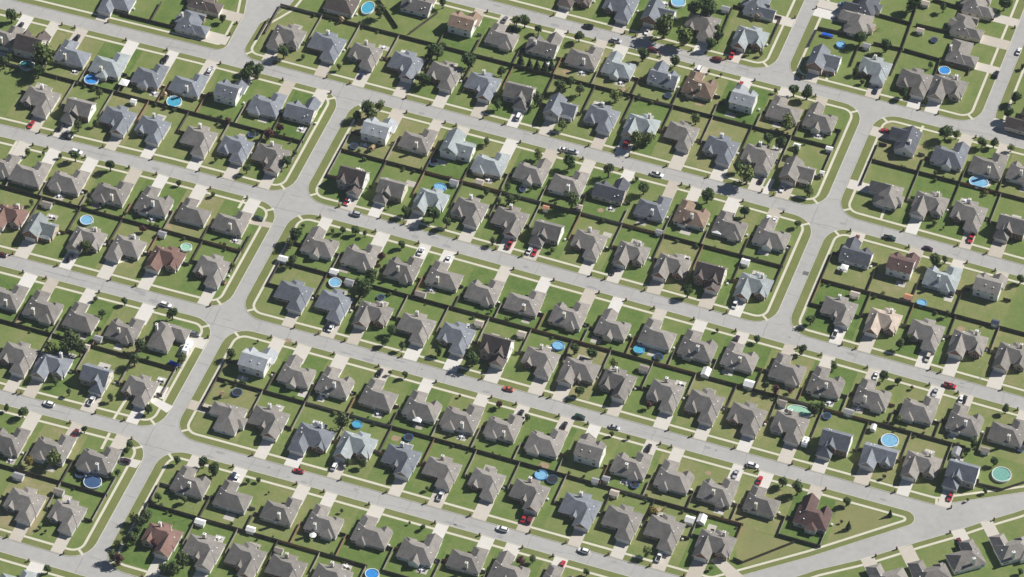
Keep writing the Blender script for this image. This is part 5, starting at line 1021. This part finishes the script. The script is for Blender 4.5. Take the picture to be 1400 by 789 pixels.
for t,x,y,rz in (('02',945,425,PI/2-.1),('40',125,190,PI/2)):
    X,Y=GT(t,x,y,1.0); o=empty('covered_boat',(X,Y,ZL+.02),rz); m=MB(); N=9
    S=[]
    for k in range(N):
        u=k/(N-1); yy=-2.7+5.4*u; wv=1.05*(1-max(0,(.45-u)/.45)**2.2); wv=max(wv,.05)
        S.append([(-wv*.55,yy,.45),(-wv,yy,1.0),(-wv*.75,yy,1.3),(0,yy,1.55-.25*abs(u-.5)),(wv*.75,yy,1.3),(wv,yy,1.0),(wv*.55,yy,.45)])
    for a,c in zip(S,S[1:]):
        for i in range(7): m.face((a[i],c[i],c[(i+1)%7],a[(i+1)%7]),1 if i in (0,5,6) else 0)
    m.face(S[-1][::-1],0); m.face(S[0],0); obj('hull',m.mesh('boat_hull',[M['tarp'],M['white']]),o)
    m=MB(); m.box(-.5,.5,-2.4,2.2,.32,.42); m.box(-.06,.06,-3.8,-2.4,.32,.4); obj('trailer_frame',m.mesh('boat_trailer_frame',[M['steel']]),o)
    for s in (-1,1):
        m=MB(); m.cyl(.6,.3,s*.75-.1,s*.75+.1,.3,n=12,axis='x'); obj('wheel',m.mesh('boat_wheel',[M['rubber']]),o)
    later(o,'boat under blue tarpaulin','boat',None,X,Y)
# street lamps
for t,x,y in (('00',303,405),('42',953,475),('20',1150,510),('03',1045,440)):
    X,Y=GT(t,x,y,3.2); o=empty('lamp_post',(X,Y,ZL)); m=MB(); m.cyl(0,0,0,6.4,.09,.06,n=8); m.cyl(0,0,0,.3,.2,.12,n=8); obj('pole',m.mesh('lamp_pole',[M['steel']]),o)
    m=MB(); m.box(-.9,.06,-.04,.04,6.3,6.38); m.box(-1.3,-.85,-.14,.14,6.24,6.4); obj('lamp_head',m.mesh('lamp_head',[M['steel']]),o); later(o,'thin pale lamp post','lamp post','lamp posts',X,Y)
# small shrubs along the rear fences
rs=random.Random(77); ns=0
for h in HOUSES:
    if 'lot' not in h or h['yr'] is None: continue
    x0,x1,ys,yb=h['lot']; s=1 if h['f']=='D' else -1
    for q in range(rs.choice([0,0,1,1,2,3])):
        X=rs.uniform(x0+1,x1-1); Y=yb-s*rs.uniform(.9,2.2); R=rs.uniform(.45,1.05); k=rs.choice('ssslr')
        o=empty('shrub',(X,Y,ZL),rs.uniform(0,6)); T=obj('stem',TRUNKS[ns%3],o); T.scale=(R*.6,R*.6,R*.8)
        C=obj('foliage',TREE_ME[k][ns%4],o,(0,0,R*.85)); C.scale=(R*rs.uniform(.9,1.4),R*rs.uniform(.9,1.2),R*rs.uniform(.8,1.1)); ns+=1
        later(o,'low green shrub','shrub','shrubs along the back fences',X,Y,'by back fence behind')
# patio tables with chairs and covered grills behind some houses
tb=MB(); tb.cyl(0,0,.68,.73,.62,n=14); tb.cyl(0,0,0,.68,.05,n=8); tb.cyl(0,0,0,.05,.35,n=10); tbm=tb.mesh('patio_table',[M['pvc']])
cb=MB(); cb.box(-.25,.25,-.25,.25,.4,.45); cb.box(-.25,.25,.21,.25,.45,.95); 
for sx in (-.22,.22):
    for sy in (-.22,.22): cb.box(sx-.025,sx+.025,sy-.025,sy+.025,0,.4)
cbm=cb.mesh('garden_chair',[M['pvc']])
gb=MB(); gb.box(-.6,.6,-.28,.28,.55,.95); gb.prism([(-.28,.95),(.28,.95),(.2,1.2),(-.2,1.2)],'x',-.6,.6); gb.box(-.55,-.5,-.2,.2,0,.55); gb.box(.5,.55,-.2,.2,0,.55); gb.box(-1.0,-.6,-.25,.25,.88,.92); gbm=gb.mesh('grill',[M['dark']])
for hI,h in enumerate(HOUSES):
    if h['fac'] not in 'DU' or h['f'] not in 'DU': continue
    r=random.Random(hI+333); s=1 if h['fac']=='D' else -1
    if r.random()<.55:
        X=h['x']+r.uniform(-5,6); c=r.uniform(1.4,1.9); Y=h['y']+s*((9.0 if s>0 else 7.1)*h['s']+c)
        if h['yr'] is not None and abs(Y-h['yr'])<1.5: continue
        b=MB(); a=r.uniform(1.7,2.6); b.face(((X-a,Y-c,ZL+.018),(X+a,Y-c,ZL+.018),(X+a,Y+c,ZL+.018),(X-a,Y+c,ZL+.018))); props(obj('patio',b.mesh('patio',[M['patio']])),'concrete patio slab behind the '+h['ref'],'patio',kind='structure')
        if r.random()<.6:
            o=obj('patio_table',tbm,None,(X,Y,ZL+.02)); later(o,'round white patio table','patio table','patio tables',X,Y,'behind')
            for q in range(r.randint(2,4)):
                an=q*1.57+r.uniform(-.3,.3); cx,cy=X+.95*math.cos(an),Y+.95*math.sin(an); o=obj('garden_chair',cbm,None,(cx,cy,ZL+.02),an-PI/2); later(o,'white garden chair','garden chair','garden chairs',cx,cy,'behind')
        if r.random()<.5:
            gx,gy=X+a-.9,Y-s*(c-.5)
            o=obj('grill',gbm,None,(gx,gy,ZL+.02),0); later(o,'black barbecue grill','grill','grills',gx,gy,'behind')
# air conditioners along the side walls
acb=MB(); acb.box(-.42,.42,-.42,.42,0,.85); acb.cyl(0,0,.85,.9,.36,n=12); acme=acb.mesh('air_conditioner',[mat('pale_grey_metal',(.62,.62,.60),.5)])
for hI,h in enumerate(HOUSES):
    if hI*29%10<5 and h['fac'] in 'DU':
        X=h['x']+7.9*h['s']; Y=h['y']+(2.5 if h['fac']=='D' else -2.5)+(hI%5-2)*.5
        o=obj('air_conditioner',acme,None,(X,Y,ZL)); props(o,'air conditioner by the right wall of '+h['ref'],'air conditioner','air conditioners beside the houses')
flush()
